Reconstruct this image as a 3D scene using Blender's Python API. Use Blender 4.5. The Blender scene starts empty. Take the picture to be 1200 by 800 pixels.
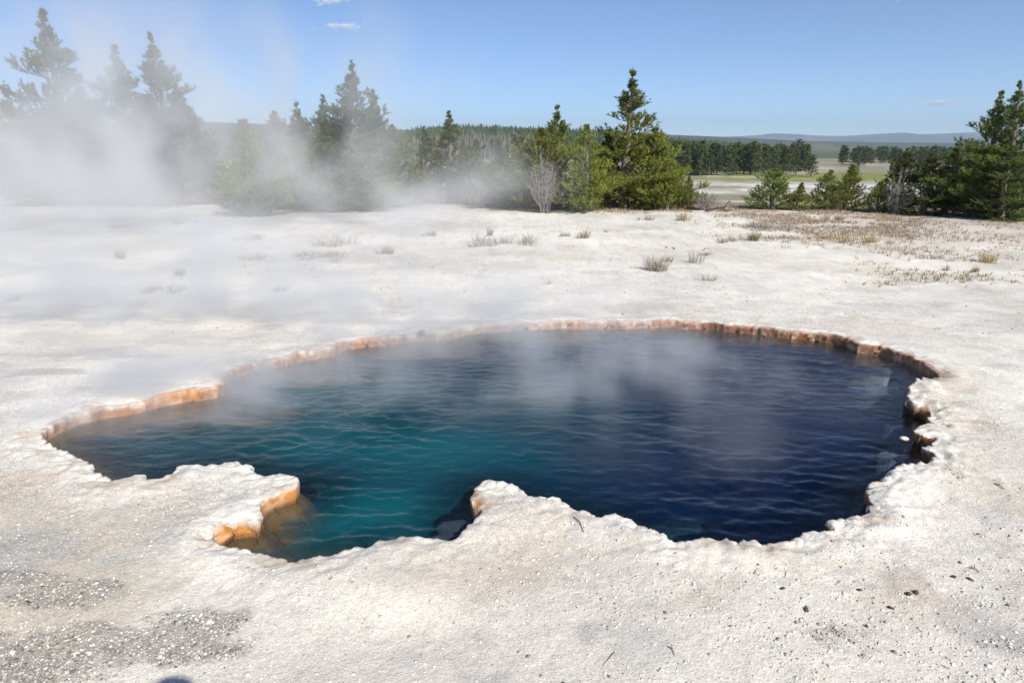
import bpy, bmesh, math, random
import numpy as np
from mathutils import Vector, Matrix

random.seed(7)
rng = np.random.default_rng(7)
scene = bpy.context.scene
COL = scene.collection
R = math.radians

# ------------------------------------------------------------------ camera
CAM_H, PITCH, FPX = 1.7, R(15.9), 800.0
cam_d = bpy.data.cameras.new('camera')
cam = bpy.data.objects.new('camera', cam_d)
COL.objects.link(cam)
cam.location = (0, 0, CAM_H)
cam.rotation_euler = (math.pi / 2 - PITCH, 0, 0)
cam_d.sensor_width = 36.0
cam_d.lens = 24.0
cam_d.clip_start = 0.02
cam_d.clip_end = 60000
scene.camera = cam

# ------------------------------------------------------------------ sun, sky, exposure
SUN_EL, SUN_AZ = R(39.0), R(149.6)          # azimuth clockwise from +Y (the view direction)
SUN_DIR = Vector((math.cos(SUN_EL) * math.sin(SUN_AZ), math.cos(SUN_EL) * math.cos(SUN_AZ), math.sin(SUN_EL)))
world = bpy.data.worlds.new('World')
scene.world = world
world.use_nodes = True
wn = world.node_tree
bg = wn.nodes['Background']
sky = wn.nodes.new('ShaderNodeTexSky')
sky.sky_type = 'NISHITA'
sky.sun_disc = False
sky.sun_elevation = SUN_EL
sky.sun_rotation = SUN_AZ
sky.altitude = 2200
sky.air_density = 0.72
sky.dust_density = 0.0
sky.ozone_density = 4.0
wn.links.new(sky.outputs['Color'], bg.inputs['Color'])
bg.inputs['Strength'].default_value = 0.113
sl = bpy.data.lights.new('sun', 'SUN')
sl.energy = 5.0
sl.angle = R(0.53)
sl.color = (1.0, 0.95, 0.865)
sun = bpy.data.objects.new('sun', sl)
COL.objects.link(sun)
sun.rotation_euler = (-SUN_DIR).to_track_quat('-Z', 'Y').to_euler()
scene.view_settings.view_transform = 'Standard'
scene.view_settings.look = 'None'
scene.view_settings.gamma = 1
scene.view_settings.exposure = 0.33
scene.view_settings.use_curve_mapping = False
scene.render.engine = 'CYCLES'
cy = scene.cycles
cy.use_denoising = True
cy.max_bounces = 8
cy.diffuse_bounces = 3
cy.glossy_bounces = 3
cy.transparent_max_bounces = 40
cy.volume_bounces = 3
cy.volume_step_rate = 1.0
cy.volume_max_steps = 256

# ------------------------------------------------------------------ helpers
CP, SP = math.cos(PITCH), math.sin(PITCH)


def ray(px, py):
    """direction of the photograph's pixel (1200x800)"""
    a, b = px - 600.0, 400.0 - py
    return a, CP * FPX + SP * b, -SP * FPX + CP * b


def P(px, py, z=0.0):
    """point of the horizontal plane z seen at that pixel"""
    dx, dy, dz = ray(px, py)
    t = (z - CAM_H) / dz
    return dx * t, dy * t


def at_dist(px, py, Y):
    """point seen at that pixel at distance Y along the view axis (horizontal)"""
    dx, dy, dz = ray(px, py)
    t = Y / dy
    return dx * t, Y, CAM_H + dz * t


def _hash(ix, iy, iz, seed):
    h = (ix.astype(np.int64) * 374761393 + iy.astype(np.int64) * 668265263 + iz.astype(np.int64) * 2147483647 + seed * 1274126177) & 0xFFFFFFFF
    h = ((h ^ (h >> 13)) * 1274126177) & 0xFFFFFFFF
    h = ((h ^ (h >> 16)) * 2246822519) & 0xFFFFFFFF
    h = h ^ (h >> 15)
    return (h & 0xFFFFFF).astype(np.float64) / 0xFFFFFF


def vn2(x, y, seed=0):
    x = np.asarray(x, float); y = np.asarray(y, float)
    ix, iy = np.floor(x), np.floor(y)
    fx, fy = x - ix, y - iy
    ux, uy = fx * fx * fx * (fx * (fx * 6 - 15) + 10), fy * fy * fy * (fy * (fy * 6 - 15) + 10)
    z = np.zeros_like(ix)
    a = _hash(ix, iy, z, seed); b = _hash(ix + 1, iy, z, seed)
    c = _hash(ix, iy + 1, z, seed); d = _hash(ix + 1, iy + 1, z, seed)
    return (a + (b - a) * ux) * (1 - uy) + (c + (d - c) * ux) * uy      # 0..1


def fbm(x, y, seed=0, octv=4, gain=0.5):
    t, a, s = 0.0, 1.0, 0.0
    for o in range(octv):
        ca, sa = math.cos(o * 1.1), math.sin(o * 1.1)
        t = t + a * vn2((x * ca - y * sa) * 2 ** o, (x * sa + y * ca) * 2 ** o, seed + o * 17)
        s += a
        a *= gain
    return t / s


def sstep(a, b, x):
    t = np.clip((x - a) / (b - a), 0, 1)
    return t * t * (3 - 2 * t)


def mix(a, b, f):
    f = np.asarray(f)[..., None]
    return a * (1 - f) + np.asarray(b) * f


def link(name, me, mat=None, parent=None, loc=None, **props):
    o = bpy.data.objects.new(name, me)
    COL.objects.link(o)
    if mat is not None and me is not None and not me.materials:
        me.materials.append(mat)
    if parent is not None:
        o.parent = parent
    if loc is not None:
        o.location = loc
    for k, v in props.items():
        o[k] = v
    return o


def mesh_np(name, verts, faces, smooth=False, col=None, attrs=None, mat_idx=None):
    """mesh from numpy arrays; all faces with the same number of corners"""
    verts = np.asarray(verts, np.float32); faces = np.asarray(faces, np.int32)
    me = bpy.data.meshes.new(name)
    n, k = faces.shape
    me.vertices.add(len(verts)); me.vertices.foreach_set('co', verts.ravel())
    me.loops.add(n * k); me.loops.foreach_set('vertex_index', faces.ravel())
    me.polygons.add(n)
    me.polygons.foreach_set('loop_start', np.arange(0, n * k, k, dtype=np.int32))
    me.polygons.foreach_set('loop_total', np.full(n, k, np.int32))
    if smooth:
        me.polygons.foreach_set('use_smooth', np.ones(n, bool))
    if mat_idx is not None:
        me.polygons.foreach_set('material_index', np.asarray(mat_idx, np.int32))
    if col is not None:
        a = me.color_attributes.new('Col', 'FLOAT_COLOR', 'POINT')
        c = np.ones((len(verts), 4), np.float32); c[:, :3] = col
        a.data.foreach_set('color', c.ravel())
    for kx, v in (attrs or {}).items():
        a = me.attributes.new(kx, 'FLOAT', 'POINT')
        a.data.foreach_set('value', np.ascontiguousarray(v, np.float32).ravel())
    me.update(calc_edges=True)
    return me


def thing(name, label, cat, loc=(0, 0, 0), rz=0.0, group=None):
    o = bpy.data.objects.new(name, None)
    COL.objects.link(o)
    o.empty_display_size = 0.2
    o.location = loc; o.rotation_euler = (0, 0, rz)
    o['label'] = label; o['category'] = cat
    if group:
        o['group'] = group
    return o


# ------------------------------------------------------------------ materials
def new_mat(name):
    m = bpy.data.materials.new(name)
    m.use_nodes = True
    nt = m.node_tree
    return m, nt, nt.nodes, nt.nodes['Principled BSDF']


def N(nt, kind, **kw):
    n = nt.nodes.new(kind)
    for k, v in kw.items():
        if k.startswith('i_'):
            key = k[2:].replace('_', ' ')
            n.inputs[key].default_value = v
        else:
            setattr(n, k, v)
    return n


def mat_ground():
    m, nt, ns, b = new_mat('sinter_ground')
    L = nt.links.new
    b.inputs['Roughness'].default_value = 0.92
    b.inputs['Specular IOR Level'].default_value = 0.2
    vc = N(nt, 'ShaderNodeVertexColor', layer_name='Col')
    tc = N(nt, 'ShaderNodeTexCoord')
    n1 = N(nt, 'ShaderNodeTexNoise', i_Scale=55.0, i_Detail=8.0, i_Roughness=0.78)
    n2 = N(nt, 'ShaderNodeTexNoise', i_Scale=5.0, i_Detail=6.0, i_Roughness=0.62)
    n3 = N(nt, 'ShaderNodeTexNoise', i_Scale=150.0, i_Detail=3.0, i_Roughness=0.7)
    vo = N(nt, 'ShaderNodeTexVoronoi', i_Scale=70.0)
    for n in (n1, n2, n3, vo):
        L(tc.outputs['Object'], n.inputs['Vector'])
    r1 = N(nt, 'ShaderNodeMapRange'); r1.inputs[1].default_value = 0.3; r1.inputs[2].default_value = 0.7
    r1.inputs[3].default_value = 0.62; r1.inputs[4].default_value = 1.24
    L(n1.outputs['Fac'], r1.inputs[0])
    r2 = N(nt, 'ShaderNodeMapRange'); r2.inputs[1].default_value = 0.3; r2.inputs[2].default_value = 0.7
    r2.inputs[3].default_value = 0.88; r2.inputs[4].default_value = 1.08
    L(n2.outputs['Fac'], r2.inputs[0])
    # dark grit specks between grains
    gt = N(nt, 'ShaderNodeMapRange'); gt.inputs[1].default_value = 0.62; gt.inputs[2].default_value = 0.74
    gt.inputs[3].default_value = 1.0; gt.inputs[4].default_value = 0.45
    L(n3.outputs['Fac'], gt.inputs[0])
    n4 = N(nt, 'ShaderNodeTexNoise', i_Scale=0.22, i_Detail=6.0, i_Roughness=0.68); L(tc.outputs['Object'], n4.inputs['Vector'])
    r4 = N(nt, 'ShaderNodeMapRange'); r4.inputs[1].default_value = 0.32; r4.inputs[2].default_value = 0.62
    r4.inputs[3].default_value = 0.84; r4.inputs[4].default_value = 1.10
    L(n4.outputs['Fac'], r4.inputs[0])
    n5 = N(nt, 'ShaderNodeTexNoise', i_Scale=260.0, i_Detail=2.0, i_Roughness=0.6); L(tc.outputs['Object'], n5.inputs['Vector'])
    r5 = N(nt, 'ShaderNodeMapRange'); r5.inputs[1].default_value = 0.30; r5.inputs[2].default_value = 0.70
    r5.inputs[3].default_value = 0.55; r5.inputs[4].default_value = 1.42
    L(n5.outputs['Fac'], r5.inputs[0])
    m45 = N(nt, 'ShaderNodeMath', operation='MULTIPLY'); L(r4.outputs[0], m45.inputs[0]); L(r5.outputs[0], m45.inputs[1])
    mu = N(nt, 'ShaderNodeMath', operation='MULTIPLY'); L(r1.outputs[0], mu.inputs[0]); L(r2.outputs[0], mu.inputs[1])
    mu3 = N(nt, 'ShaderNodeMath', operation='MULTIPLY'); L(mu.outputs[0], mu3.inputs[0]); L(m45.outputs[0], mu3.inputs[1])
    mu2 = N(nt, 'ShaderNodeMath', operation='MULTIPLY'); L(mu3.outputs[0], mu2.inputs[0]); L(gt.outputs[0], mu2.inputs[1])
    gr = N(nt, 'ShaderNodeAttribute', attribute_name='grain')
    one = N(nt, 'ShaderNodeMath', operation='SUBTRACT'); L(mu2.outputs[0], one.inputs[0]); one.inputs[1].default_value = 1.0
    gmx = N(nt, 'ShaderNodeMath', operation='MULTIPLY_ADD'); L(one.outputs[0], gmx.inputs[0]); L(gr.outputs['Fac'], gmx.inputs[1]); gmx.inputs[2].default_value = 1.0
    # valley floor: torn patches of pale sinter and sallow grass
    va = N(nt, 'ShaderNodeAttribute', attribute_name='valley')
    mpv = N(nt, 'ShaderNodeMapping'); mpv.inputs['Scale'].default_value = (0.7, 1.0, 1.0); L(tc.outputs['Object'], mpv.inputs['Vector'])
    base = vc.outputs['Color']
    for sc_, lo_, hi_, colr, am in ((0.055, 0.53, 0.60, (.58, .56, .50, 1), 0.85), (0.075, 0.52, 0.62, (.25, .25, .085, 1), 0.75), (0.11, 0.55, 0.66, (.24, .19, .12, 1), 0.7)):
        nv = N(nt, 'ShaderNodeTexNoise', i_Scale=sc_, i_Detail=7.0, i_Roughness=0.68, i_Distortion=0.4); L(mpv.outputs[0], nv.inputs['Vector'])
        tv = N(nt, 'ShaderNodeMapRange'); tv.inputs[1].default_value = lo_; tv.inputs[2].default_value = hi_; tv.inputs[3].default_value = 0.0; tv.inputs[4].default_value = am
        L(nv.outputs['Fac'], tv.inputs[0])
        fv = N(nt, 'ShaderNodeMath', operation='MULTIPLY'); L(tv.outputs[0], fv.inputs[0]); L(va.outputs['Fac'], fv.inputs[1])
        mv = N(nt, 'ShaderNodeMix', data_type='RGBA'); L(fv.outputs[0], mv.inputs[0]); L(base, mv.inputs[6]); mv.inputs[7].default_value = colr
        base = mv.outputs[2]
    vm = N(nt, 'ShaderNodeVectorMath', operation='SCALE')
    L(base, vm.inputs[0]); L(gmx.outputs[0], vm.inputs['Scale'])
    L(vm.outputs[0], b.inputs['Base Color'])
    add = N(nt, 'ShaderNodeMath', operation='ADD'); L(n1.outputs['Fac'], add.inputs[0])
    m3 = N(nt, 'ShaderNodeMath', operation='MULTIPLY'); m3.inputs[1].default_value = 0.7; L(n3.outputs['Fac'], m3.inputs[0])
    L(m3.outputs[0], add.inputs[1])
    m4 = N(nt, 'ShaderNodeMath', operation='MULTIPLY_ADD'); m4.inputs[1].default_value = -0.4
    L(vo.outputs['Distance'], m4.inputs[0]); L(add.outputs[0], m4.inputs[2])
    bp = N(nt, 'ShaderNodeBump', i_Strength=0.55, i_Distance=0.009)
    L(m4.outputs[0], bp.inputs['Height']); L(bp.outputs[0], b.inputs['Normal'])
    return m


def mat_vcol(name, rough=0.9, noise_scale=60.0, amt=0.25, bump=0.3, bump_d=0.004, transl=0.0, rand=0.0):
    m, nt, ns, b = new_mat(name)
    L = nt.links.new
    b.inputs['Roughness'].default_value = rough
    b.inputs['Specular IOR Level'].default_value = 0.15
    vc = N(nt, 'ShaderNodeVertexColor', layer_name='Col')
    tc = N(nt, 'ShaderNodeTexCoord')
    n1 = N(nt, 'ShaderNodeTexNoise', i_Scale=noise_scale, i_Detail=5.0, i_Roughness=0.65)
    L(tc.outputs['Object'], n1.inputs['Vector'])
    r1 = N(nt, 'ShaderNodeMapRange'); r1.inputs[1].default_value = 0.25; r1.inputs[2].default_value = 0.75
    r1.inputs[3].default_value = 1 - amt; r1.inputs[4].default_value = 1 + amt
    L(n1.outputs['Fac'], r1.inputs[0])
    vm = N(nt, 'ShaderNodeVectorMath', operation='SCALE')
    L(vc.outputs['Color'], vm.inputs[0]); L(r1.outputs[0], vm.inputs['Scale'])
    out = vm.outputs[0]
    if rand:
        oi = N(nt, 'ShaderNodeObjectInfo')
        hs = N(nt, 'ShaderNodeHueSaturation')
        mr = N(nt, 'ShaderNodeMapRange'); mr.inputs[3].default_value = 1 - rand; mr.inputs[4].default_value = 1 + rand
        mh = N(nt, 'ShaderNodeMapRange'); mh.inputs[3].default_value = 0.5 - rand * 0.06; mh.inputs[4].default_value = 0.5 + rand * 0.05
        L(oi.outputs['Random'], mr.inputs[0]); L(oi.outputs['Random'], mh.inputs[0])
        L(mr.outputs[0], hs.inputs['Value']); L(mh.outputs[0], hs.inputs['Hue']); L(out, hs.inputs['Color'])
        out = hs.outputs[0]
    L(out, b.inputs['Base Color'])
    if bump:
        bp = N(nt, 'ShaderNodeBump', i_Strength=bump, i_Distance=bump_d)
        L(n1.outputs['Fac'], bp.inputs['Height']); L(bp.outputs[0], b.inputs['Normal'])
    if transl:
        tr = N(nt, 'ShaderNodeBsdfTranslucent'); L(out, tr.inputs['Color'])
        mx = N(nt, 'ShaderNodeMixShader'); mx.inputs[0].default_value = transl
        L(b.outputs[0], mx.inputs[1]); L(tr.outputs[0], mx.inputs[2])
        L(mx.outputs[0], ns['Material Output'].inputs['Surface'])
    return m


def mat_water():
    m, nt, ns, b = new_mat('hot_spring_water')
    L = nt.links.new
    ns.remove(b)
    vc = N(nt, 'ShaderNodeVertexColor', layer_name='Col')
    op = N(nt, 'ShaderNodeAttribute', attribute_name='opacity')
    tc = N(nt, 'ShaderNodeTexCoord')
    mp = N(nt, 'ShaderNodeMapping'); mp.inputs['Scale'].default_value = (0.55, 1.0, 1.0); mp.inputs['Rotation'].default_value = (0, 0, 0.12)
    L(tc.outputs['Object'], mp.inputs['Vector'])
    n1 = N(nt, 'ShaderNodeTexNoise', i_Scale=24.0, i_Detail=3.0, i_Roughness=0.55, i_Distortion=0.6)
    L(mp.outputs[0], n1.inputs['Vector'])
    bp = N(nt, 'ShaderNodeBump', i_Strength=0.30, i_Distance=0.012)
    L(n1.outputs['Fac'], bp.inputs['Height'])
    fr = N(nt, 'ShaderNodeFresnel', i_IOR=1.333); L(bp.outputs[0], fr.inputs['Normal'])
    gl = N(nt, 'ShaderNodeBsdfGlossy', i_Roughness=0.09); L(bp.outputs[0], gl.inputs['Normal'])
    di = N(nt, 'ShaderNodeBsdfDiffuse'); L(vc.outputs['Color'], di.inputs['Color'])
    up = N(nt, 'ShaderNodeCombineXYZ'); up.inputs[2].default_value = 1.0
    L(up.outputs[0], di.inputs['Normal'])
    tr = N(nt, 'ShaderNodeBsdfTransparent'); tr.inputs['Color'].default_value = (0.70, 0.81, 0.84, 1)
    mx = N(nt, 'ShaderNodeMixShader'); L(op.outputs['Fac'], mx.inputs[0]); L(tr.outputs[0], mx.inputs[1]); L(di.outputs[0], mx.inputs[2])
    m2 = N(nt, 'ShaderNodeMixShader'); geo = N(nt, 'ShaderNodeNewGeometry'); fb = N(nt, 'ShaderNodeMath', operation='SUBTRACT'); fb.inputs[0].default_value = 1.0; L(geo.outputs['Backfacing'], fb.inputs[1])
    ff = N(nt, 'ShaderNodeMath', operation='MULTIPLY'); L(fr.outputs[0], ff.inputs[0]); L(fb.outputs[0], ff.inputs[1]); L(ff.outputs[0], m2.inputs[0]); L(mx.outputs[0], m2.inputs[1]); L(gl.outputs[0], m2.inputs[2])
    L(m2.outputs[0], ns['Material Output'].inputs['Surface'])
    return m


def mat_plain(name, c, rough=0.8, noise=20.0, amt=0.2):
    m, nt, ns, b = new_mat(name)
    L = nt.links.new
    b.inputs['Roughness'].default_value = rough
    tc = N(nt, 'ShaderNodeTexCoord')
    n1 = N(nt, 'ShaderNodeTexNoise', i_Scale=noise, i_Detail=4.0)
    L(tc.outputs['Object'], n1.inputs['Vector'])
    cr = N(nt, 'ShaderNodeMix', data_type='RGBA')
    cr.inputs[6].default_value = tuple(x * (1 - amt) for x in c) + (1,)
    cr.inputs[7].default_value = tuple(min(1, x * (1 + amt)) for x in c) + (1,)
    L(n1.outputs['Fac'], cr.inputs[0]); L(cr.outputs[2], b.inputs['Base Color'])
    return m


M_GROUND = mat_ground()
M_WATER = mat_water()
M_NEEDLE = mat_vcol('pine_needles', 0.7, 3.0, 0.18, 0, 0, transl=0.36, rand=0.16)
M_FARLEAF = mat_vcol('far_foliage', 0.8, 0.4, 0.2, 0, 0, transl=0.2, rand=0.2)
M_BARK = mat_vcol('bark', 0.95, 30.0, 0.3, 0.5, 0.01)
M_STONE = mat_vcol('stone', 0.9, 90.0, 0.22, 0.4, 0.003)
M_DRY = mat_vcol('dry_plants', 0.9, 25.0, 0.2, 0, 0, transl=0.25)
M_HILL = mat_vcol('wooded_hill', 0.95, 0.02, 0.3, 0, 0)
M_KNOB = mat_vcol('sinter_knob', 0.9, 55.0, 0.15, 0.6, 0.006)

# ------------------------------------------------------------------ pool outline (rim top, traced on the ground plane)
FAR = [(52, 508), (62, 499), (76, 491), (95, 485), (118, 479), (140, 477), (160, 472), (180, 468), (196, 464), (215, 461), (235, 459), (254, 455),
       (264, 449), (262, 440), (270, 435), (286, 430), (300, 426), (325, 421), (350, 415), (375, 411), (394, 408), (402, 402), (420, 399), (445, 397),
       (465, 395), (483, 392), (494, 389), (508, 392), (530, 389), (545, 385), (560, 382.5), (585, 381), (610, 379), (640, 377.5), (670, 377),
       (700, 377.5), (730, 377), (760, 377), (790, 376), (808, 378), (830, 379), (860, 381), (890, 384), (920, 388), (950, 390), (980, 394),
       (999, 399), (1008, 405), (1030, 406), (1050, 412), (1065, 418), (1075, 424), (1090, 431), (1104, 440)]
RIGHT = [(1086, 444), (1074, 447), (1066, 452), (1064, 460), (1066, 470), (1072, 477), (1088, 478), (1091, 485), (1084, 492), (1091, 498), (1075, 501),
         (1068, 505), (1078, 511), (1096, 515), (1096, 523), (1079, 527), (1094, 534), (1091, 541), (1073, 546), (1062, 549), (1050, 552), (1047, 562),
         (1040, 566), (1025, 568), (1018, 575), (1021, 590), (1025, 600), (1011, 605), (1000, 606), (986, 610), (976, 613), (976, 620), (960, 622)]
FRONT = [(945, 624), (935, 632), (925, 637), (905, 639), (890, 638), (875, 635), (862, 637), (850, 634), (830, 634), (818, 637), (800, 639), (786, 637),
         (782, 629), (766, 625), (755, 622), (746, 617), (740, 611), (726, 605), (712, 604), (700, 609), (690, 601), (680, 598), (671, 600), (663, 593),
         (654, 586), (640, 583), (621, 585), (612, 576), (598, 569), (585, 564), (572, 563), (563, 568), (560, 576), (552, 582), (549, 592), (557, 598),
         (566, 603), (563, 612), (546, 622), (540, 629), (525, 632), (510, 634), (490, 632), (475, 632), (460, 634), (445, 638), (435, 643), (420, 646),
         (405, 650), (388, 655), (372, 658), (355, 659), (340, 660), (325, 657), (312, 653), (300, 649), (286, 646), (270, 643), (256, 639)]
PEN = [(247, 629), (256, 614), (266, 619), (287, 609), (299, 614), (310, 602), (303, 592), (317, 585), (332, 578), (347, 574), (351, 566)]
PTOP = [(345, 559), (335, 557), (325, 557), (315, 559), (303, 558), (295, 552), (290, 547), (280, 543), (270, 542), (258, 545), (245, 547), (230, 547),
        (215, 546), (207, 549), (203, 556), (190, 563), (180, 565), (172, 562), (163, 556), (150, 560), (138, 564), (126, 566), (118, 557), (108, 548),
        (98, 540), (88, 534), (70, 528), (58, 522), (50, 515)]
outline, zone = [], []
for zi, seg in enumerate((FAR, RIGHT, FRONT, PEN, PTOP)):
    for q in seg:
        outline.append(P(*q)); zone.append(zi)
outline = np.array(outline); zone = np.array(zone)
# resample to 1.5 cm and roughen
pts, zs, pxs = [], [], []
for i in range(len(outline)):
    a, b = outline[i], outline[(i + 1) % len(outline)]
    k = max(2, int(np.linalg.norm(b - a) / 0.02))
    for t in np.arange(k) / k:
        pts.append(a + (b - a) * t); zs.append(zone[i])
pts = np.array(pts); zs = np.array(zs)
for _ in range(1):
    pts = 0.25 * np.roll(pts, 1, 0) + 0.5 * pts + 0.25 * np.roll(pts, -1, 0)
tang = np.roll(pts, -1, 0) - np.roll(pts, 1, 0)
tang /= np.linalg.norm(tang, axis=1)[:, None] + 1e-9
nrm = np.stack([-tang[:, 1], tang[:, 0]], 1)
amp = np.where(zs == 0, np.where(pts[:, 0] > 0.9, 0.034, 0.024), np.where(zs == 1, 0.034, 0.014))
wob = (fbm(pts[:, 0] * 10, pts[:, 1] * 10, 5, 5, 0.78) - 0.5) * 2
pts = pts + nrm * (wob * amp * 1.5)[:, None]


def sdf_exact(q):
    """signed distance (+ on land), nearest point, zone of the nearest outline segment"""
    A = pts; B = np.roll(pts, -1, 0); AB = B - A; L2 = (AB ** 2).sum(1) + 1e-12
    D = np.empty(len(q)); NP = np.empty((len(q), 2)); ZN = np.empty(len(q), int)
    for s in range(0, len(q), 8000):
        p = q[s:s + 8000]
        w = p[:, None, :] - A[None]
        t = np.clip((w * AB[None]).sum(2) / L2, 0, 1)
        e = w - t[..., None] * AB[None]
        d2 = (e ** 2).sum(2)
        j = d2.argmin(1); r = np.arange(len(p))
        D[s:s + 8000] = np.sqrt(d2[r, j])
        NP[s:s + 8000] = p - e[r, j]
        ZN[s:s + 8000] = zs[j]
        yc = (A[None, :, 1] > p[:, None, 1]) != (B[None, :, 1] > p[:, None, 1])
        with np.errstate(divide='ignore', invalid='ignore'):
            xi = AB[None, :, 0] * (p[:, None, 1] - A[None, :, 1]) / AB[None, :, 1] + A[None, :, 0]
        ins = (yc & (p[:, None, 0] < xi)).sum(1) % 2 == 1
        D[s:s + 8000] *= np.where(ins, -1, 1)
    return D, NP, ZN


WATER_Z = -0.072


def blob(x, y, px, py, rx, ry, z=WATER_Z):
    cx, cyy = P(px, py, z)
    return np.exp(-(((x - cx) / rx) ** 2 + ((y - cyy) / ry) ** 2))


# ------------------------------------------------------------------ ground height
def crest_dist(x, y):
    az = x / np.maximum(y, 1.0)
    return 21.0 - 4.2 * sstep(0.2, 0.75, az) + 3.0 * sstep(-0.2, -0.7, az) + 0.9 * (fbm(az * 9, az * 0 + 3.1, 31, 3) - 0.5)


VALLEY_Z = -6.0


def base_height(x, y):
    r = np.hypot(x, y)
    near = np.exp(-(r / 40) ** 2)
    h = (fbm(x * 0.7, y * 0.7, 1, 3) - 0.5) * 0.07 * near + (fbm(x * 3.2, y * 3.2, 2, 4) - 0.5) * 0.022 * near
    cd = crest_dist(x, y)
    drop = sstep(0, 46, np.maximum(y - cd, 0))
    h = h + drop * VALLEY_Z + drop * (fbm(x * 0.02, y * 0.02, 9, 3) - 0.5) * 1.2 * sstep(40, 200, r)
    h = h - 0.10 * sstep(-2.5, 1.2, y - cd) * (y < cd + 8)
    # low terracette left behind the pool
    ty = 6.9 + 0.25 * (vn2(x * 0.8, x * 0, 77) - 0.5) + 0.06 * (x + 2)
    ty = ty + 0.35 * (fbm(x * 2.2, x * 0 + 5, 78, 4, 0.6) - 0.5)
    h = h + 0.022 * (0.3 + fbm(x * 1.5, y * 1.5, 79, 2)) * (1 - sstep(0, 0.10, y - ty)) * sstep(0.25, 0.0, np.abs(y - ty)) * sstep(-0.3, -1.2, x)
    return h


def gh(x, y):
    return float(base_height(np.array([float(x)]), np.array([float(y)]))[0])


STEP = 0.012


def lines(a, b, lo, hi, g):
    core = np.arange(a, b, STEP)
    out = []
    s, v = STEP, core[-1]
    while v < hi:
        s *= g; v += s; out.append(v)
    low = []
    s, v = STEP, core[0]
    while v > lo:
        s *= g; v -= s; low.append(v)
    return np.concatenate([np.array(low[::-1]), core, np.array(out)]), len(low), len(low) + len(core)


gx, cx0, cx1 = lines(-3.9, 4.0, -9000, 9000, 1.085)
gy, cy0, cy1 = lines(1.55, 6.9, -300, 9000, 1.062)
X, Y = np.meshgrid(gx, gy)
shp = X.shape
D = np.full(shp, 9.0); NX = np.zeros(shp); NY = np.zeros(shp); CX = X.copy(); CYY = Y.copy(); ZN = np.zeros(shp, int)
sub = (slice(cy0, cy1), slice(cx0, cx1))
cxs, cys = X[sub], Y[sub]
co = np.stack([cxs[::6, ::6].ravel(), cys[::6, ::6].ravel()], 1)
dc, _, _ = sdf_exact(co)
dc = dc.reshape(cxs[::6, ::6].shape)
dn = np.repeat(np.repeat(dc, 6, 0), 6, 1)[:cxs.shape[0], :cxs.shape[1]]
need = np.abs(dn) < 0.52
d_, np_, z_ = sdf_exact(np.stack([cxs[need], cys[need]], 1))
Ds = dn.copy(); Ds[need] = d_
nx = np.zeros_like(Ds); ny = np.zeros_like(Ds); zz = np.zeros(Ds.shape, int)
sg = np.where(d_ >= 0, 1, -1); den = np.maximum(np.abs(d_), 1e-9)
nx[need] = (cxs[need] - np_[:, 0]) / den * sg; ny[need] = (cys[need] - np_[:, 1]) / den * sg
npx = cxs.copy(); npy = cys.copy(); npx[need] = np_[:, 0]; npy[need] = np_[:, 1]
zz[need] = z_
D[sub] = Ds; NX[sub] = nx; NY[sub] = ny; CX[sub] = npx; CYY[sub] = npy; ZN[sub] = zz

H0 = base_height(X, Y)
land = D > 0
# crusty, cauliflower-like sinter close to the rim
crust = np.exp(-np.maximum(D, 0) / 0.16) * (D < 2)
bil = 1 - np.abs(fbm(X * 11, Y * 11, 21, 3, 0.55) * 2 - 1) * 2
bil2 = vn2(X * 26, Y * 26, 22)
core_m = np.zeros(shp); core_m[sub] = 1
H = H0 * (1 - 0.75 * np.exp(-np.maximum(D, 0) / 0.35) * (D < 2))
H = H + core_m * crust * np.where(ZN == 0, 0.45, np.where(ZN == 1, 1.5, 1.15)) * (0.015 * (bil - 0.35) + 0.007 * (bil2 - 0.5))
H = H + core_m * (D < 8) * (0.0028 * (fbm(X * 14, Y * 14, 23, 3) - 0.5) + 0.0022 * (vn2(X * 40, Y * 40, 24) - 0.5))
H = H + 0.020 * np.exp(-((D - 0.10) / 0.09) ** 2) * (D < 2) * (0.35 + vn2(X * 4, Y * 4, 25))
# the bank in front of the pool swells and dips
H = H + np.where(ZN == 0, 0.012 + 0.022 * sstep(0.6, 1.6, CX), 0.030) * (fbm(X * 6, Y * 6, 27, 3, 0.6) - 0.5) * np.exp(-np.abs(D) / 0.06) * (D < 2)
H = H + np.where(ZN == 0, 0.055, 0.0) * (fbm(X * 2.6, Y * 2.6, 28, 3, 0.6) - 0.55) * np.exp(-np.abs(D) / 0.10) * (D < 2)
H = H + 0.05 * blob(X, Y, 430, 690, 0.35, 0.22, 0) - 0.03 * blob(X, Y, 480, 735, 0.4, 0.2, 0) + 0.03 * blob(X, Y, 600, 610, 0.3, 0.2, 0)
# snap to the contour for a clean lip
PXg, PYg = X.copy(), Y.copy()
sn = np.abs(D) < 0.5 * STEP
PXg[sn] = CX[sn]; PYg[sn] = CYY[sn]
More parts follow.
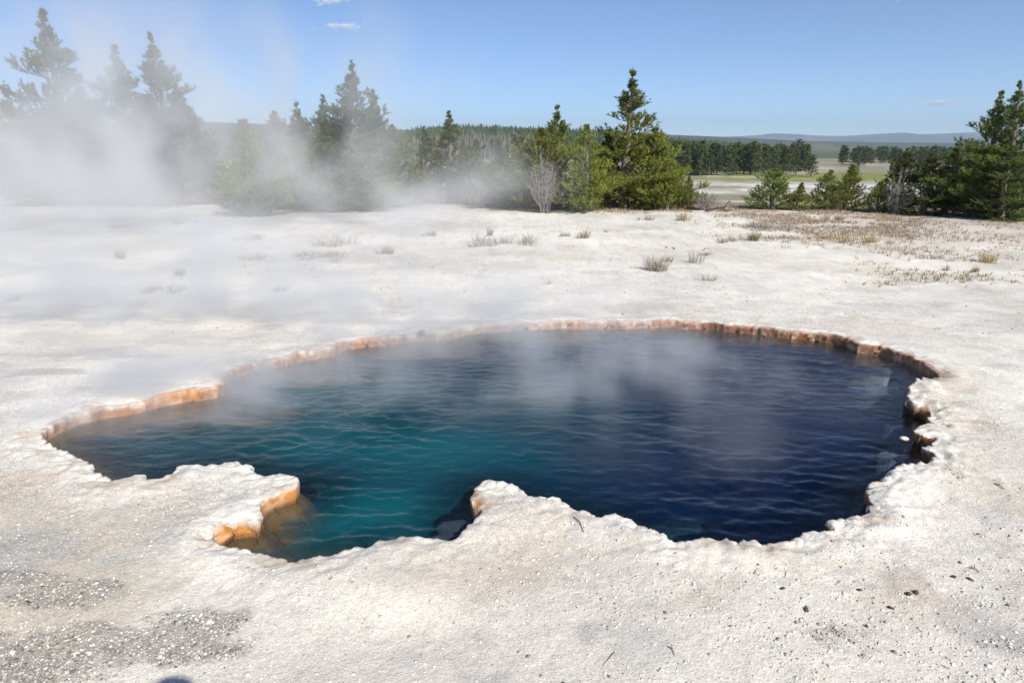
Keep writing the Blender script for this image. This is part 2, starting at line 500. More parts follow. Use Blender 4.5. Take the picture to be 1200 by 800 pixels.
# wall and basin
W = 0.11
under = np.select([ZN == 0, ZN == 1, ZN == 2, ZN == 3], [0.010, 0.045, 0.02, 0.006], 0.015)
under = under * (0.4 + 1.3 * fbm(X * 7, Y * 7, 41, 3))
s = np.clip(-D / W, 0, 1)
wall = (D < 0) & (D > -W) & ~sn
rough = (fbm(CX * 22, CYY * 22, 43, 3) - 0.5)
u = np.interp(s, [0, 0.12, 0.35, 0.62, 0.8, 1.0], [0, -0.10, -0.06, 0.6, 0.2, 0])
uoff = np.where(u < 0, u * 0.15 * W * 2, u * under)
uoff = np.where(s > 0.62, uoff - (s - 0.62) / 0.38 * W, uoff) + rough * 0.03 * np.sin(np.pi * np.minimum(s / 0.8, 1))
zw = np.interp(s, [0, 0.12, 0.35, 0.62, 0.8, 1.0], [0, -0.010, -0.038, -0.080, -0.13, -0.26])
floor = -0.26 - np.interp(np.clip(-D - W, 0, 3), [0, 0.15, 0.5, 1.0, 1.6], [0, 0.12, 0.6, 1.4, 2.6])
# submerged shelves: px, py, rx, ry, depth below zero, colour, weight
SHELF = [(1030, 450, 0.34, 0.20, -0.14, (.13, .14, .17)), (1048, 490, 0.10, 0.07, -0.13, (.12, .13, .16)), (1050, 527, 0.15, 0.09, -0.125, (.14, .145, .17)),
         (1005, 425, 0.35, 0.12, -0.13, (.30, .28, .30)),
         (300, 634, 0.22, 0.09, -0.14, (.20, .10, .045)), (330, 602, 0.18, 0.08, -0.14, (.17, .08, .035)), (275, 642, 0.12, 0.05, -0.13, (.20, .10, .04)),
         (532, 612, 0.11, 0.10, -0.088, (.055, .06, .08)), (520, 628, 0.10, 0.06, -0.088, (.05, .055, .075)),
         (230, 486, 0.85, 0.26, -0.14, (.20, .145, .11)), (110, 500, 0.45, 0.20, -0.13, (.20, .115, .08)), (370, 440, 0.75, 0.34, -0.15, (.26, .20, .17)),
         (490, 412, 0.7, 0.28, -0.14, (.19, .15, .125)), (280, 492, 0.34, 0.12, -0.115, (.24, .19, .11)), (640, 395, 0.9, 0.22, -0.17, (.22, .17, .14)),
         (850, 400, 0.9, 0.16, -0.18, (.18, .12, .09))]
shw = np.zeros(shp); shz = np.full(shp, -9.0); shc = np.zeros(shp + (3,))
for (px, py, rx, ry, dz, c) in SHELF:
    w = blob(X, Y, px, py, rx, ry) * (0.75 + 0.5 * fbm(X * 5, Y * 5, 51, 3))
    zc = dz - (1 - np.clip(w * 1.7, 0, 1)) * 1.2
    up = zc > shz
    shz = np.where(up, zc, shz); shc[up] = c
    shw = np.maximum(shw, np.clip(w * 1.5, 0, 1))
shz = np.minimum(shz + 0.07 * (fbm(X * 8, Y * 8, 53, 4, 0.6) - 0.5), WATER_Z - 0.012)
floor = np.maximum(floor, shz)
inside = D <= -W
PXg[wall] = (CX + NX * uoff)[wall]; PYg[wall] = (CYY + NY * uoff)[wall]
Z = np.where(land | sn, H, np.where(wall, H * (1 - s) ** 2 + zw, floor))
Z = np.where(wall & (Z < WATER_Z - 0.02), np.maximum(Z, np.minimum(shz, WATER_Z - 0.03)), Z)

# ---- colours of the ground
cw = np.array([.80, .758, .685]); c = np.broadcast_to(cw, shp + (3,)).copy()
bank = sstep(4.2, 2.4, Y) * (D > 0)
c = mix(c, [.71, .65, .56], bank * 0.6)
c = mix(c, [.56, .485, .375], (0.55 + 0.45 * bank) * sstep(0.50, 0.68, fbm(X * 1.1 + 9, Y * 1.1, 61, 5, 0.6)) * 0.75)
c = mix(c, [.49, .47, .435], (0.45 + 0.55 * bank) * sstep(0.50, 0.66, fbm(X * 2.3, Y * 2.3 + 4, 62, 5, 0.65)) * 0.75)
c = mix(c, [.74, .70, .62], sstep(0.52, 0.66, fbm(X * 1.7 + 3, Y * 1.7, 63, 4)) * 0.6)
rimw = np.exp(-np.maximum(D, 0) / 0.22) * (D < 3)
c = mix(c, [.78, .742, .675], np.clip(rimw * 1.1, 0, 1) * (0.6 + 0.4 * fbm(X * 8, Y * 8, 64, 3)))
c = mix(c, [.56, .46, .36], sstep(0.56, 0.7, fbm(X * 6, Y * 6, 68, 4)) * np.exp(-((D - 0.05) / 0.09) ** 2) * (D < 1) * 0.7)
# gravel patches
GRAVEL = [(75, 700, .30, .10), (40, 770, .33, .16), (225, 735, .27, .13), (175, 760, .40, .10), (95, 690, .22, .06), (120, 745, .25, .08), (15, 680, .3, .06),
          (1150, 640, .35, .35), (1170, 730, .3, .25), (960, 740, .5, .16), (1130, 560, .3, .4)]
gm = np.zeros(shp)
for i, (px, py, rx, ry) in enumerate(GRAVEL):
    gm = np.maximum(gm, blob(X, Y, px, py, rx, ry, 0) * (0.95 if i < 7 else 0.38))
gn = fbm(X * 7, Y * 7, 65, 4, 0.6)
gn2 = fbm(X * 16, Y * 16, 76, 3, 0.65)
gmask = sstep(0.62, 0.90, gm * 0.82 + gn * 0.42 + gn2 * 0.30) * (D > 0.05)
c = mix(c, [.30, .28, .25], gmask * 0.85 * (0.5 + 0.6 * vn2(X * 30, Y * 30, 75)))
# left grey patches and bands
c = mix(c, [.47, .45, .43], sstep(0.45, 0.62, fbm(X * 1.6, Y * 5.5, 66, 4)) * blob(X, Y, 160, 430, 1.7, 0.8, 0) * 0.9)
c = mix(c, [.40, .39, .38], sstep(0.42, 0.6, fbm(X * 1.2, Y * 6, 67, 4)) * blob(X, Y, 230, 372, 3.2, 0.45, 0) * 0.6)
c = mix(c, [.55, .42, .30], blob(X, Y, 20, 560, 0.5, 0.35, 0) * 0.5 * sstep(0.4, 0.6, fbm(X * 4, Y * 4, 69, 4)))
c = mix(c, [.50, .40, .31], blob(X, Y, 1040, 690, 0.45, 0.18, 0) * 0.55 * sstep(0.35, 0.6, fbm(X * 5, Y * 5, 70, 4)))
c = mix(c, [.52, .43, .36], blob(X, Y, 540, 680, 0.45, 0.14, 0) * 0.4)
c = mix(c, [.50, .40, .30], blob(X, Y, 1140, 470, 0.5, 0.9, 0) * 0.55 * sstep(0.4, 0.6, fbm(X * 4, Y * 4, 71, 4)))
# grit
c = c * (0.93 + 0.14 * vn2(X * 55, Y * 55, 72))[..., None]
# brown, thinly vegetated crest on the right
az = X / np.maximum(Y, 1)
veg = sstep(-4.5, 0.5, Y - crest_dist(X, Y)) * sstep(0.10, 0.28, az) * (Y > 6)
veg = veg * sstep(0.35, 0.6, fbm(X * 0.9, Y * 0.9, 73, 4))
veg2 = sstep(9, 13, Y) * sstep(0.30, 0.6, az) * sstep(0.40, 0.6, fbm(X * 1.0, Y * 1.0, 74, 4)) * 0.8
c = mix(c, [.45, .345, .25], np.clip(np.maximum(veg, veg2 * 0.65), 0, 1) * 0.75)
behind = sstep(0, 2.5, Y - crest_dist(X, Y))
c = mix(c, [.30, .22, .14], behind * 0.8)
# valley floor: meadow, pale sinter flats and brown grass, as streaks across the view
vtone = fbm(X * 0.09, Y * 0.11, 84, 4, 0.65)
far = sstep(50, 75, Y)
rightv = sstep(0.06, 0.16, az)
vs = fbm(X * 0.030, Y * 0.055, 80, 5, 0.6)
vcol = np.broadcast_to(np.array([.30, .27, .19]), shp + (3,)).copy()
vcol = mix(vcol, [.62, .60, .56], sstep(0.46, 0.56, vs) * sstep(60, 75, Y) * sstep(175, 150, Y) * rightv)
green = sstep(0.40, 0.56, fbm(X * 0.03 + 5, Y * 0.045, 81, 5, 0.6))
vcol = mix(vcol, [.24, .26, .065], green * sstep(150, 165, Y) * sstep(225, 205, Y) * sstep(120, 95, X))
vcol = mix(vcol, [.20, .23, .07], sstep(0.46, 0.56, fbm(X * 0.05, Y * 0.08 + 8, 82, 5, 0.6)) * sstep(70, 85, Y) * sstep(125, 115, Y) * 0.8)
vcol = mix(vcol, [.50, .46, .38], sstep(0.47, 0.55, fbm(X * 0.012, Y * 0.022, 83, 5, 0.6)) * sstep(230, 270, Y) * 0.8 * rightv)
vcol = mix(vcol, [.10, .12, .055], sstep(330, 560, Y))
vcol = vcol * (0.70 + 0.6 * vtone)[..., None]
c = mix(c, vcol, far)
# orange microbial band on the wall and under the lip
n_or = fbm(CX * 5, CYY * 5, 90, 3); n_f = fbm(X * 25, Y * 25, 91, 3)
lip = sstep(0.035, -0.004, D) * (D < 1)
rim_steam_pale = sstep(-1.0, -0.7, CX) * sstep(0.8, 0.4, CX) * (ZN == 0)  # middle of the back wall, paled in colour to imitate veiling steam
is_wall = (D < 0.0) & (D > -W)
wc = np.select([(ZN == 0)[..., None], (ZN == 1)[..., None], (ZN == 2)[..., None], (ZN == 3)[..., None]],
               [np.array([.58, .27, .11]), np.array([.36, .18, .08]), np.array([.36, .19, .09]), np.array([.60, .27, .085])], np.array([.20, .13, .09]))
rightfar = sstep(0.6, 2.2, CX) * (ZN == 0)
wc = mix(wc, [.27, .105, .045], rightfar * 0.9)
wc = mix(wc, [.62, .50, .40], sstep(0.52, 0.66, n_f) * 0.45 * (ZN != 1))
wc = mix(wc, [.06, .035, .02], sstep(0.5, 0.7, fbm(CX * 12, CYY * 12 + 3, 92, 3)) * np.where(ZN == 1, 0.55, 0.6 * rightfar))  # right wall: undercut shade painted as dark blotches; far right: dark rust
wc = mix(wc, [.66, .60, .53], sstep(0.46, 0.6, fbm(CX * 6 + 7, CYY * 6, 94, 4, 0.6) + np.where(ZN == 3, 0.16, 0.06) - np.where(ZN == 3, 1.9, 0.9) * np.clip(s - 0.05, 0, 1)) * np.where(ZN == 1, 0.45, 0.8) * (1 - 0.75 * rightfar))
wc = mix(wc, [.30, .15, .08], sstep(0.5, 0.62, fbm(CX * 13, CYY * 13 + 9, 95, 4, 0.6)) * 0.65)
seg_br = sstep(0.48, 0.62, fbm(CX * 1.9 + 2, CYY * 1.9, 96, 3)) * (ZN == 0) * (1 - rightfar)
wc = mix(wc, [.62, .54, .45], np.maximum(rim_steam_pale * 0.55, seg_br * 0.22))
wc = wc * (0.66 + 0.68 * n_f)[..., None]
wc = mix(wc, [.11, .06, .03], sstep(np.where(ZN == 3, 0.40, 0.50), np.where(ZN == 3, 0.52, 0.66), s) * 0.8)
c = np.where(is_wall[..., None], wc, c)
thr = np.select([ZN == 0, ZN == 3], [0.030, 0.012], 0.0)
edge = (sstep(thr + 0.006, thr - 0.006, D - 0.03 * (n_or - 0.5)) * (thr > 0) * (D >= 0) * (D < 0.2))
c = mix(c, wc, edge * 0.75)
# front promontory: orange only in patches at its left side
fcol = np.array([.50, .22, .06])
for (px, py, rr) in ((556, 587, 0.035), (560, 600, 0.035), (602, 574, 0.03), (663, 596, 0.03)):
    c = mix(c, fcol * 1.0, blob(X, Y, px, py, rr * 1.0, rr * 1.5, -0.03) * 0.95 * sstep(0.35, 0.5, n_f + 0.1))
# basin
deep = np.array([.03, .10, .12])
bc = mix(np.broadcast_to(np.array([.16, .11, .08]), shp + (3,)).copy(), deep, sstep(0.03, 0.35, -D - W))
bc = mix(bc, [0, 0, 0], 0.0 * D)
bc = np.where((shw > 0.3)[..., None], mix(bc, [0, 0, 0], 0 * D) * (1 - shw[..., None]) + shc * shw[..., None], bc)
bc = bc * (0.75 + 0.5 * fbm(X * 14, Y * 14, 93, 3))[..., None]
c = np.where((D <= -W)[..., None], bc, c)

c = mix(c, [.06, .065, .085], np.clip(1.6 * np.maximum(blob(X, Y, 530, 614, 0.12, 0.12), blob(X, Y, 518, 628, 0.10, 0.07)), 0, 1) * (Z < WATER_Z + 0.01) * 0.9)
idx = np.arange(shp[0] * shp[1]).reshape(shp)
faces = np.stack([idx[:-1, :-1], idx[:-1, 1:], idx[1:, 1:], idx[1:, :-1]], -1).reshape(-1, 4)
grain = np.clip(1.0 - 0.3 * np.exp(-np.maximum(D, 0) / 0.15) * (D < 2), 0, 1) * (0.65 + 0.5 * sstep(0.38, 0.62, fbm(X * 1.4, Y * 1.4, 97, 4)))
gme = mesh_np('ground', np.stack([PXg, PYg, Z], -1).reshape(-1, 3), faces, True, np.clip(c, 0, 1).reshape(-1, 3), {'grain': np.clip(grain, 0, 1.1), 'valley': far * (Y > 40) * sstep(420, 290, Y)})
ground = link('ground', gme, M_GROUND, kind='structure', label='white crusty sinter ground round the hot spring and valley beyond')


def ground_z(x, y):
    """height of the built sheet near the pool (nearest vertex)"""
    j = min(max(np.searchsorted(gx, x), 0), len(gx) - 1); i = min(max(np.searchsorted(gy, y), 0), len(gy) - 1)
    return float(Z[i, j])


# ------------------------------------------------------------------ water
ws = 0.014
wx = np.arange(-3.75, 3.95, ws); wy = np.arange(1.9, 6.9, ws)
WX, WY = np.meshgrid(wx, wy)
ii = np.clip(np.searchsorted(gy, WY.ravel()), 0, len(gy) - 1); jj = np.clip(np.searchsorted(gx, WX.ravel()), 0, len(gx) - 1)
WD = D[ii, jj].reshape(WX.shape)
keep = WD < 0.10
wz = np.zeros_like(WX)
wr = np.random.default_rng(3)
warp = fbm(WX * 1.3, WY * 1.3, 101, 2) * 2.0
gust = 0.30 + 1.5 * sstep(0.25, 0.75, fbm(WX * 1.1, WY * 1.7, 102, 4))
for k in range(54):
    lam = wr.uniform(0.045, 0.16) if k % 6 else wr.uniform(0.2, 0.36)
    th = wr.normal(0.08, 0.33)
    kx, ky = math.sin(th) * 2 * math.pi / lam, math.cos(th) * 2 * math.pi / lam
    fq = 1.05 / lam ** 0.8
    env = np.clip(vn2(WX * fq * 0.8 + k * 3.7, WY * fq * 1.3 + k * 1.9, 600 + k) * 2.6 - 0.9, 0, 1.2)
    wz += 0.0060 * lam * env * np.sin(WX * kx + WY * ky + wr.uniform(0, 6.28) + warp * 1.5 * wr.uniform(0.5, 1.5))
wz *= gust * sstep(0.02, -0.35, WD)
teal = np.maximum.reduce([blob(WX, WY, 430, 600, 0.85, 0.5), blob(WX, WY, 340, 635, 0.6, 0.3), blob(WX, WY, 500, 530, 0.75, 0.7) * 0.95,
                          blob(WX, WY, 370, 515, 0.7, 0.6) * 0.85, blob(WX, WY, 600, 470, 0.8, 0.9) * 0.5, blob(WX, WY, 420, 460, 0.9, 0.7) * 0.75])
slate = np.maximum(blob(WX, WY, 180, 530, 0.9, 0.55), blob(WX, WY, 260, 490, 0.9, 0.5))
wcol = np.broadcast_to(np.array([.002, .0085, .033]), WX.shape + (3,)).copy()
wcol = mix(wcol, [.020, .054, .068], slate * 0.9)
wcol = mix(wcol, [.003, .070, .086], np.clip(teal * 1.05, 0, 1))
wcol = wcol * (0.75 + 0.5 * fbm(WX * 1.8, WY * 2.6, 103, 4))[..., None]
fl = Z[ii, jj].reshape(WX.shape)
depth = WATER_Z - fl
opac = np.where(WD > -W, sstep(0.0, 0.30, depth), sstep(0.02, 0.50, depth)) * 0.97
opac = np.clip(opac, 0.05, 0.97)
widx = -np.ones(WX.shape, int)
q = keep[:-1, :-1] & keep[:-1, 1:] & keep[1:, 1:] & keep[1:, :-1]
used = np.zeros(WX.shape, bool); used[:-1, :-1] |= q; used[:-1, 1:] |= q; used[1:, 1:] |= q; used[1:, :-1] |= q
widx[used] = np.arange(used.sum())
wf = np.stack([widx[:-1, :-1][q], widx[:-1, 1:][q], widx[1:, 1:][q], widx[1:, :-1][q]], -1)
wme = mesh_np('water', np.stack([WX[used], WY[used], WATER_Z + wz[used]], -1), wf, True, wcol[used], {'opacity': opac[used]})
water = link('water', wme, M_WATER, kind='structure', label='rippled deep teal to navy water of the hot spring')

# ------------------------------------------------------------------ knobs of sinter along the rim (pieces of the ground)
_ico = bmesh.new(); bmesh.ops.create_icosphere(_ico, subdivisions=3, radius=1.0)
ICO3 = np.array([v.co[:] for v in _ico.verts]); ICO3F = np.array([[v.index for v in f.verts] for f in _ico.faces]); _ico.free()
_ico = bmesh.new(); bmesh.ops.create_icosphere(_ico, subdivisions=1, radius=1.0)
ICO1 = np.array([v.co[:] for v in _ico.verts]); ICO1F = np.array([[v.index for v in f.verts] for f in _ico.faces]); _ico.free()
_ico = bmesh.new(); bmesh.ops.create_icosphere(_ico, subdivisions=2, radius=1.0)
ICO2 = np.array([v.co[:] for v in _ico.verts]); ICO2F = np.array([[v.index for v in f.verts] for f in _ico.faces]); _ico.free()
PHI = (1 + 5 ** 0.5) / 2


def knob_mesh(seed):
    v = ICO3.copy()
    n = fbm(v[:, 0] * 1.6 + seed * 7, v[:, 1] * 1.6 + v[:, 2] * 1.9, 200 + seed, 4, 0.6)
    n2 = fbm(v[:, 2] * 3.6 + seed * 3, v[:, 0] * 3.2 - v[:, 1] * 2.9, 230 + seed, 3, 0.6)
    n3 = vn2(v[:, 0] * 5 + seed, v[:, 1] * 5 + v[:, 2] * 4.3, 260 + seed)
    v = v * (0.66 + 0.50 * n + 0.30 * n2 + 0.12 * n3)[:, None]
    low = sstep(0.15, -0.5, v[:, 2])
    colr = mix(np.broadcast_to(np.array([.74, .70, .63]), v.shape).copy(), [.36, .20, .10], low * 0.9)
    colr = colr * (0.72 + 0.45 * n2 + 0.1 * n3)[:, None]  # creases darkened, their shade painted into the vertex colour
    return mesh_np('sinter_knob', v, ICO3F, True, colr)


KM = [knob_mesh(i) for i in range(7)]
for k in KM:
    k.materials.append(M_KNOB)
x, y = P(494, 391)
vst, fst = ICO3.copy(), ICO3F
nst = fbm(vst[:, 0] * 2.1, vst[:, 1] * 2.1 + vst[:, 2] * 1.7, 310, 4, 0.6)
link('rim_stone', mesh_np('rim_stone', vst * (0.6 + 0.7 * nst)[:, None] * np.array([.036, .03, .024]), fst, True, np.tile(np.array([.14, .10, .08]), (len(vst), 1)) * (0.7 + 0.6 * nst)[:, None]), M_KNOB,
     loc=(x, y, 0.012), label='small dark brown stone where the orange rim ends at the back', category='stone')
KN = [(1060, 511, 4), (1052, 558, 13), (1042, 562, 8), (1030, 577, 12), (1036, 590, 13), (1027, 596, 9), (1024, 571, 6),
      (983, 614, 10), (995, 611, 7), (1006, 607, 7), (936, 634, 9), (946, 629, 7), (834, 634, 9), (857, 635, 7), (884, 637, 9), (822, 638, 6), (771, 629, 10),
      (777, 634, 8), (752, 623, 7), (721, 607, 10), (737, 614, 8), (711, 607, 7), (690, 604, 7), (683, 600, 6), (645, 587, 10), (629, 586, 8), (659, 592, 8),
      (600, 573, 10), (588, 568, 9), (574, 568, 11), (565, 573, 8), (551, 624, 6), (545, 628, 6), (1072, 470, 7), (1077, 462, 8), 
      (103, 547, 5), (120, 560, 6), (163, 558, 6), (208, 552, 6), (270, 545, 8), (288, 548, 7), (325, 560, 8),
      (440, 642, 6), (420, 648, 6), (386, 657, 7), (333, 660, 5)]
for (px, py, r) in KN:
    x, y = P(px, py, 0.01)
    rr = r * math.hypot(math.hypot(x, y), CAM_H) / FPX
    o = link('sinter_knob', random.choice(KM), parent=ground)
    rr *= 0.9
    o.location = (x, y + rr * 0.05, -0.32 * rr)
    o.scale = (rr * random.uniform(0.95, 1.35), rr * random.uniform(0.8, 1.2), rr * random.uniform(0.65, 0.9))
    o.rotation_euler = (random.uniform(-.3, .3), random.uniform(-.3, .3), random.uniform(0, 6.28))


# ------------------------------------------------------------------ gravel and pebbles
def rot_mats(n, r):
    q = r.normal(size=(n, 4)); q /= np.linalg.norm(q, axis=1)[:, None]
    w, x, y, z = q.T
    return np.stack([1 - 2 * (y * y + z * z), 2 * (x * y - z * w), 2 * (x * z + y * w), 2 * (x * y + z * w), 1 - 2 * (x * x + z * z), 2 * (y * z - x * w),
                     2 * (x * z - y * w), 2 * (y * z + x * w), 1 - 2 * (x * x + y * y)], 1).reshape(n, 3, 3)


def stones(pos, size, cols, r):
    """many angular low-poly stones joined in one mesh"""
    n = len(pos)
    v0 = np.array([(0, 1, PHI), (0, -1, PHI), (0, 1, -PHI), (0, -1, -PHI), (1, PHI, 0), (-1, PHI, 0), (1, -PHI, 0), (-1, -PHI, 0), (PHI, 0, 1), (PHI, 0, -1), (-PHI, 0, 1), (-PHI, 0, -1)]) / 1.9
    f0 = np.array([(0, 1, 8), (0, 8, 4), (0, 4, 5), (0, 5, 10), (0, 10, 1), (1, 6, 8), (8, 6, 9), (8, 9, 4), (4, 9, 2), (4, 2, 5), (5, 2, 11), (5, 11, 10), (10, 11, 7), (10, 7, 1), (1, 7, 6), (3, 9, 6), (3, 2, 9), (3, 11, 2), (3, 7, 11), (3, 6, 7)])
    v = v0[None] * r.uniform(0.5, 1.35, (n, 12, 1)) * r.uniform(0.5, 1.35, (n, 1, 3))
    v = np.einsum('nij,nkj->nki', rot_mats(n, r), v)
    v[..., 2] *= 0.5
    v = v * size[:, None, None] + pos[:, None, :]
    f = f0[None] + (np.arange(n) * 12)[:, None, None]
    return v.reshape(-1, 3), f.reshape(-1, 3), np.repeat(cols, 12, 0)


def scatter_px(n, x0, x1, y0, y1, r):
    """candidate spots over a stretch of ground"""
    px = r.uniform(x0, x1, n); py = r.uniform(y0, y1, n)
    dx, dy, dz = ray(px, py)
    t = -CAM_H / dz
    return dx * t, dy * t


def lookup(A, x, y):
    i = np.clip(np.searchsorted(gy, y), 0, len(gy) - 1); j = np.clip(np.searchsorted(gx, x), 0, len(gx) - 1)
    return A[i, j]


r5 = np.random.default_rng(5)
x, y = scatter_px(120000, -60, 1260, 385, 860, r5)
dd = lookup(D, x, y); gg = lookup(gmask, x, y)
patch = fbm(x * 3, y * 3, 110, 4)
pr = np.clip(0.16 * sstep(0.35, 0.65, patch) + 0.05 + 0.95 * gg, 0, 1)
ok = (dd > 0.08) & (r5.uniform(size=len(x)) < pr)
x, y, gg = x[ok], y[ok], gg[ok]
sz = np.exp(r5.normal(math.log(0.0031), 0.50, len(x))) * (1 + 0.35 * gg)
sz = np.minimum(sz, 0.0085)
pal = np.array([(.66, .63, .58), (.50, .475, .43), (.39, .36, .325), (.45, .405, .36), (.28, .26, .24), (.76, .74, .70), (.17, .155, .15)])
ci = np.where(r5.uniform(size=len(x)) < 0.25 + 0.75 * (gg > 0.3), r5.choice(7, len(x), p=[.08, .20, .22, .20, .17, .04, .09]), r5.choice([0, 5, 1], len(x), p=[.5, .25, .25]))
cols = pal[ci] * r5.uniform(0.85, 1.15, (len(x), 1))
v, f, cc = stones(np.stack([x, y, lookup(Z, x, y) + sz * 0.12], 1), sz, cols, r5)
link('gravel', mesh_np('gravel', v, f, False, cc), M_STONE, kind='stuff', label='loose grey and white gravel strewn over the white ground')
x, y = scatter_px(5200, -40, 1240, 258, 390, r5)
ok = (lookup(D, x, y) > 0.1) & (r5.uniform(size=len(x)) < sstep(0.40, 0.62, fbm(x * 1.1, y * 1.1, 111, 4)) + 0.12)
x, y = x[ok], y[ok]
sz = np.exp(r5.normal(math.log(0.0060), 0.45, len(x)))
cols = pal[r5.choice([1, 2, 3, 4, 6], len(x))] * r5.uniform(0.7, 1.1, (len(x), 1))
v, f, cc = stones(np.stack([x, y, base_height(x, y) + sz * 0.1], 1), sz, cols, r5)
link('grit', mesh_np('grit', v, f, False, cc), M_STONE, kind='stuff', label='grey grit sprinkled over the far part of the plain')

PEB = [(917, 691, .011, 'k', 'small dark pebble lowest of the loose dark stones right of the pool'), (944, 714, .010, 'k', 'dark flat pebble lying near the bottom edge below its pair'),
       (1065, 698, .014, 'k', 'left one of two touching dark pebbles'), (1074, 697, .015, 'k', 'right one of two touching dark pebbles'),
       (1117, 677, .013, 'k', 'dark lone pebble right of the touching pair'), (1136, 680, .012, 'k', 'dark pebble nearest the curved twig'),
       (1044, 714, .010, 'k', 'small black pebble above brown stained ground'), (1016, 733, .011, 'k', 'dark pebble beside a crumb of white crust'),
       (1007, 693, .010, 'k', 'narrow dark chip between pool rim and paired pebbles'), (1125, 660, .009, 'k', 'tiny dark chip above the curved twig'),
       (235, 722, .012, 'w', 'flat white stone lying on the rounded gravel patch, upper one'), (245, 730, .012, 'w', 'white stone on gravel just below another white stone'),
       (187, 766, .009, 'w', 'single white stone near the shadow of a head'), (134, 681, .009, 'w', 'white stone at the upper edge of the gravel, left one'),
       (166, 678, .009, 'w', 'small white stone at the upper edge of the gravel, right one'), (34, 709, .011, 'k', 'dark pebble at the left between two gravel patches')]
for (px, py, rr, kd, lab) in PEB:
    x, y = P(px, py)
    one = np.array([[0.0, 0, 0]])
    v, f, cc = stones(one, np.array([rr]), np.array([(.085, .075, .07) if kd == 'k' else (.80, .79, .76)]), r5)
    link('pebble', mesh_np('pebble', v, f, False, cc), M_STONE, loc=(x, y, ground_z(x, y) + rr * 0.3), label=lab, category='pebble', group='loose pebbles on the white ground')


def tube(path, r0, r1, sides=5):
    """tapered tube along a list of points -> verts, quads"""
    path = [Vector(p) for p in path]
    vs, fs = [], []
    for i, p in enumerate(path):
        t = (path[min(i + 1, len(path) - 1)] - path[max(i - 1, 0)]).normalized()
        a = t.orthogonal().normalized(); b = t.cross(a)
        r = r0 + (r1 - r0) * i / max(1, len(path) - 1)
        for k in range(sides):
            an = 2 * math.pi * k / sides
            vs.append(p + a * (r * math.cos(an)) + b * (r * math.sin(an)))
    for i in range(len(path) - 1):
        for k in range(sides):
            k2 = (k + 1) % sides
            fs.append((i * sides + k, i * sides + k2, (i + 1) * sides + k2, (i + 1) * sides + k))
    return [tuple(v) for v in vs], fs


class Builder:
    def __init__(s):
        s.v, s.f, s.c = [], [], []

    def tube(s, path, r0, r1, col, sides=5):
        v, f = tube(path, r0, r1, sides)
        o = len(s.v)
        s.v += v; s.f += [tuple(i + o for i in q) for q in f]; s.c += [col] * len(v)

    def mesh(s, name, smooth=True):
        return mesh_np(name, np.array(s.v), np.array(s.f), smooth, np.array(s.c))


for (pa, pb, rr, lab) in [((720, 764), (706, 780), .0022, 'thin pale twig lying upright near the bottom edge'), ((782, 760), (790, 771), .003, 'short grey forked twig on the white bank right of centre'),
                          ((1135, 666), (1147, 672), .004, 'short curved dark twig above a row of pebbles'), ((1165, 568), (1176, 574), .0045, 'dark straight twig at the far right beside the rim'),
                          ((1098, 499), (1112, 503), .004, 'small dark stick close to the right rim'), ((672, 612), (684, 628), .0035, 'bent black twig on the bank behind the promontory')]:
    rr *= 0.6
    a = P(*pa); b = P(*pb)
    za = ground_z(*a) + rr * 1.2; zb = ground_z(*b) + rr * 1.2
    mx_, my_ = (a[0] + b[0]) / 2 + 0.006, (a[1] + b[1]) / 2 + 0.006
    B = Builder()
    B.tube([(a[0], a[1], za), (mx_, my_, max(za, zb, ground_z(mx_, my_)) + rr), (b[0], b[1], zb)], rr, rr * 0.6, (.10, .085, .07), 6)
    B.tube([(mx_, my_, max(za, zb) + rr), (mx_ + 0.012, my_ + 0.02, zb + rr * 2)], rr * 0.6, rr * 0.35, (.12, .10, .08), 5)
    link('twig', B.mesh('twig'), M_BARK, label=lab, category='twig', group='fallen twigs on the ground')


# ------------------------------------------------------------------ pines
def tufts(pos, dirs, size, k, r, base, var=0.25, width=0.30):
    """needle tufts: k narrow triangles round each twig point"""
    n = len(pos)
    pos = np.repeat(pos, k, 0); dirs = np.repeat(dirs, k, 0); size = np.repeat(size, k)[:, None]
    rp = r.normal(size=pos.shape); rp -= (rp * dirs).sum(1)[:, None] * dirs; rp /= np.linalg.norm(rp, axis=1)[:, None] + 1e-9
    bd = dirs * r.uniform(0.35, 1.0, (len(pos), 1)) + rp * r.uniform(0.4, 0.9, (len(pos), 1)); bd[:, 2] += 0.15
    bd /= np.linalg.norm(bd, axis=1)[:, None]
    sd = np.cross(bd, r.normal(size=pos.shape)); sd /= np.linalg.norm(sd, axis=1)[:, None] + 1e-9
    st = pos + dirs * size * r.uniform(-0.6, 0.4, (len(pos), 1))
    ln = size * r.uniform(0.75, 1.25, (len(pos), 1)); w = size * width * r.uniform(0.7, 1.3, (len(pos), 1))
    v = np.stack([st - sd * w * 0.5, st + sd * w * 0.5, st + bd * ln], 1).reshape(-1, 3)
    f = np.arange(len(v)).reshape(-1, 3)
    tc = np.asarray(base)[None] * (1 + r.uniform(-var, var, (n, 1)))
    tc = tc * (1 + r.uniform(-0.06, 0.06, (n, 3)))
    tc = np.repeat(tc, k, 0) * r.uniform(0.85, 1.15, (len(pos), 1))
    return v, f, np.repeat(tc, 3, 0)


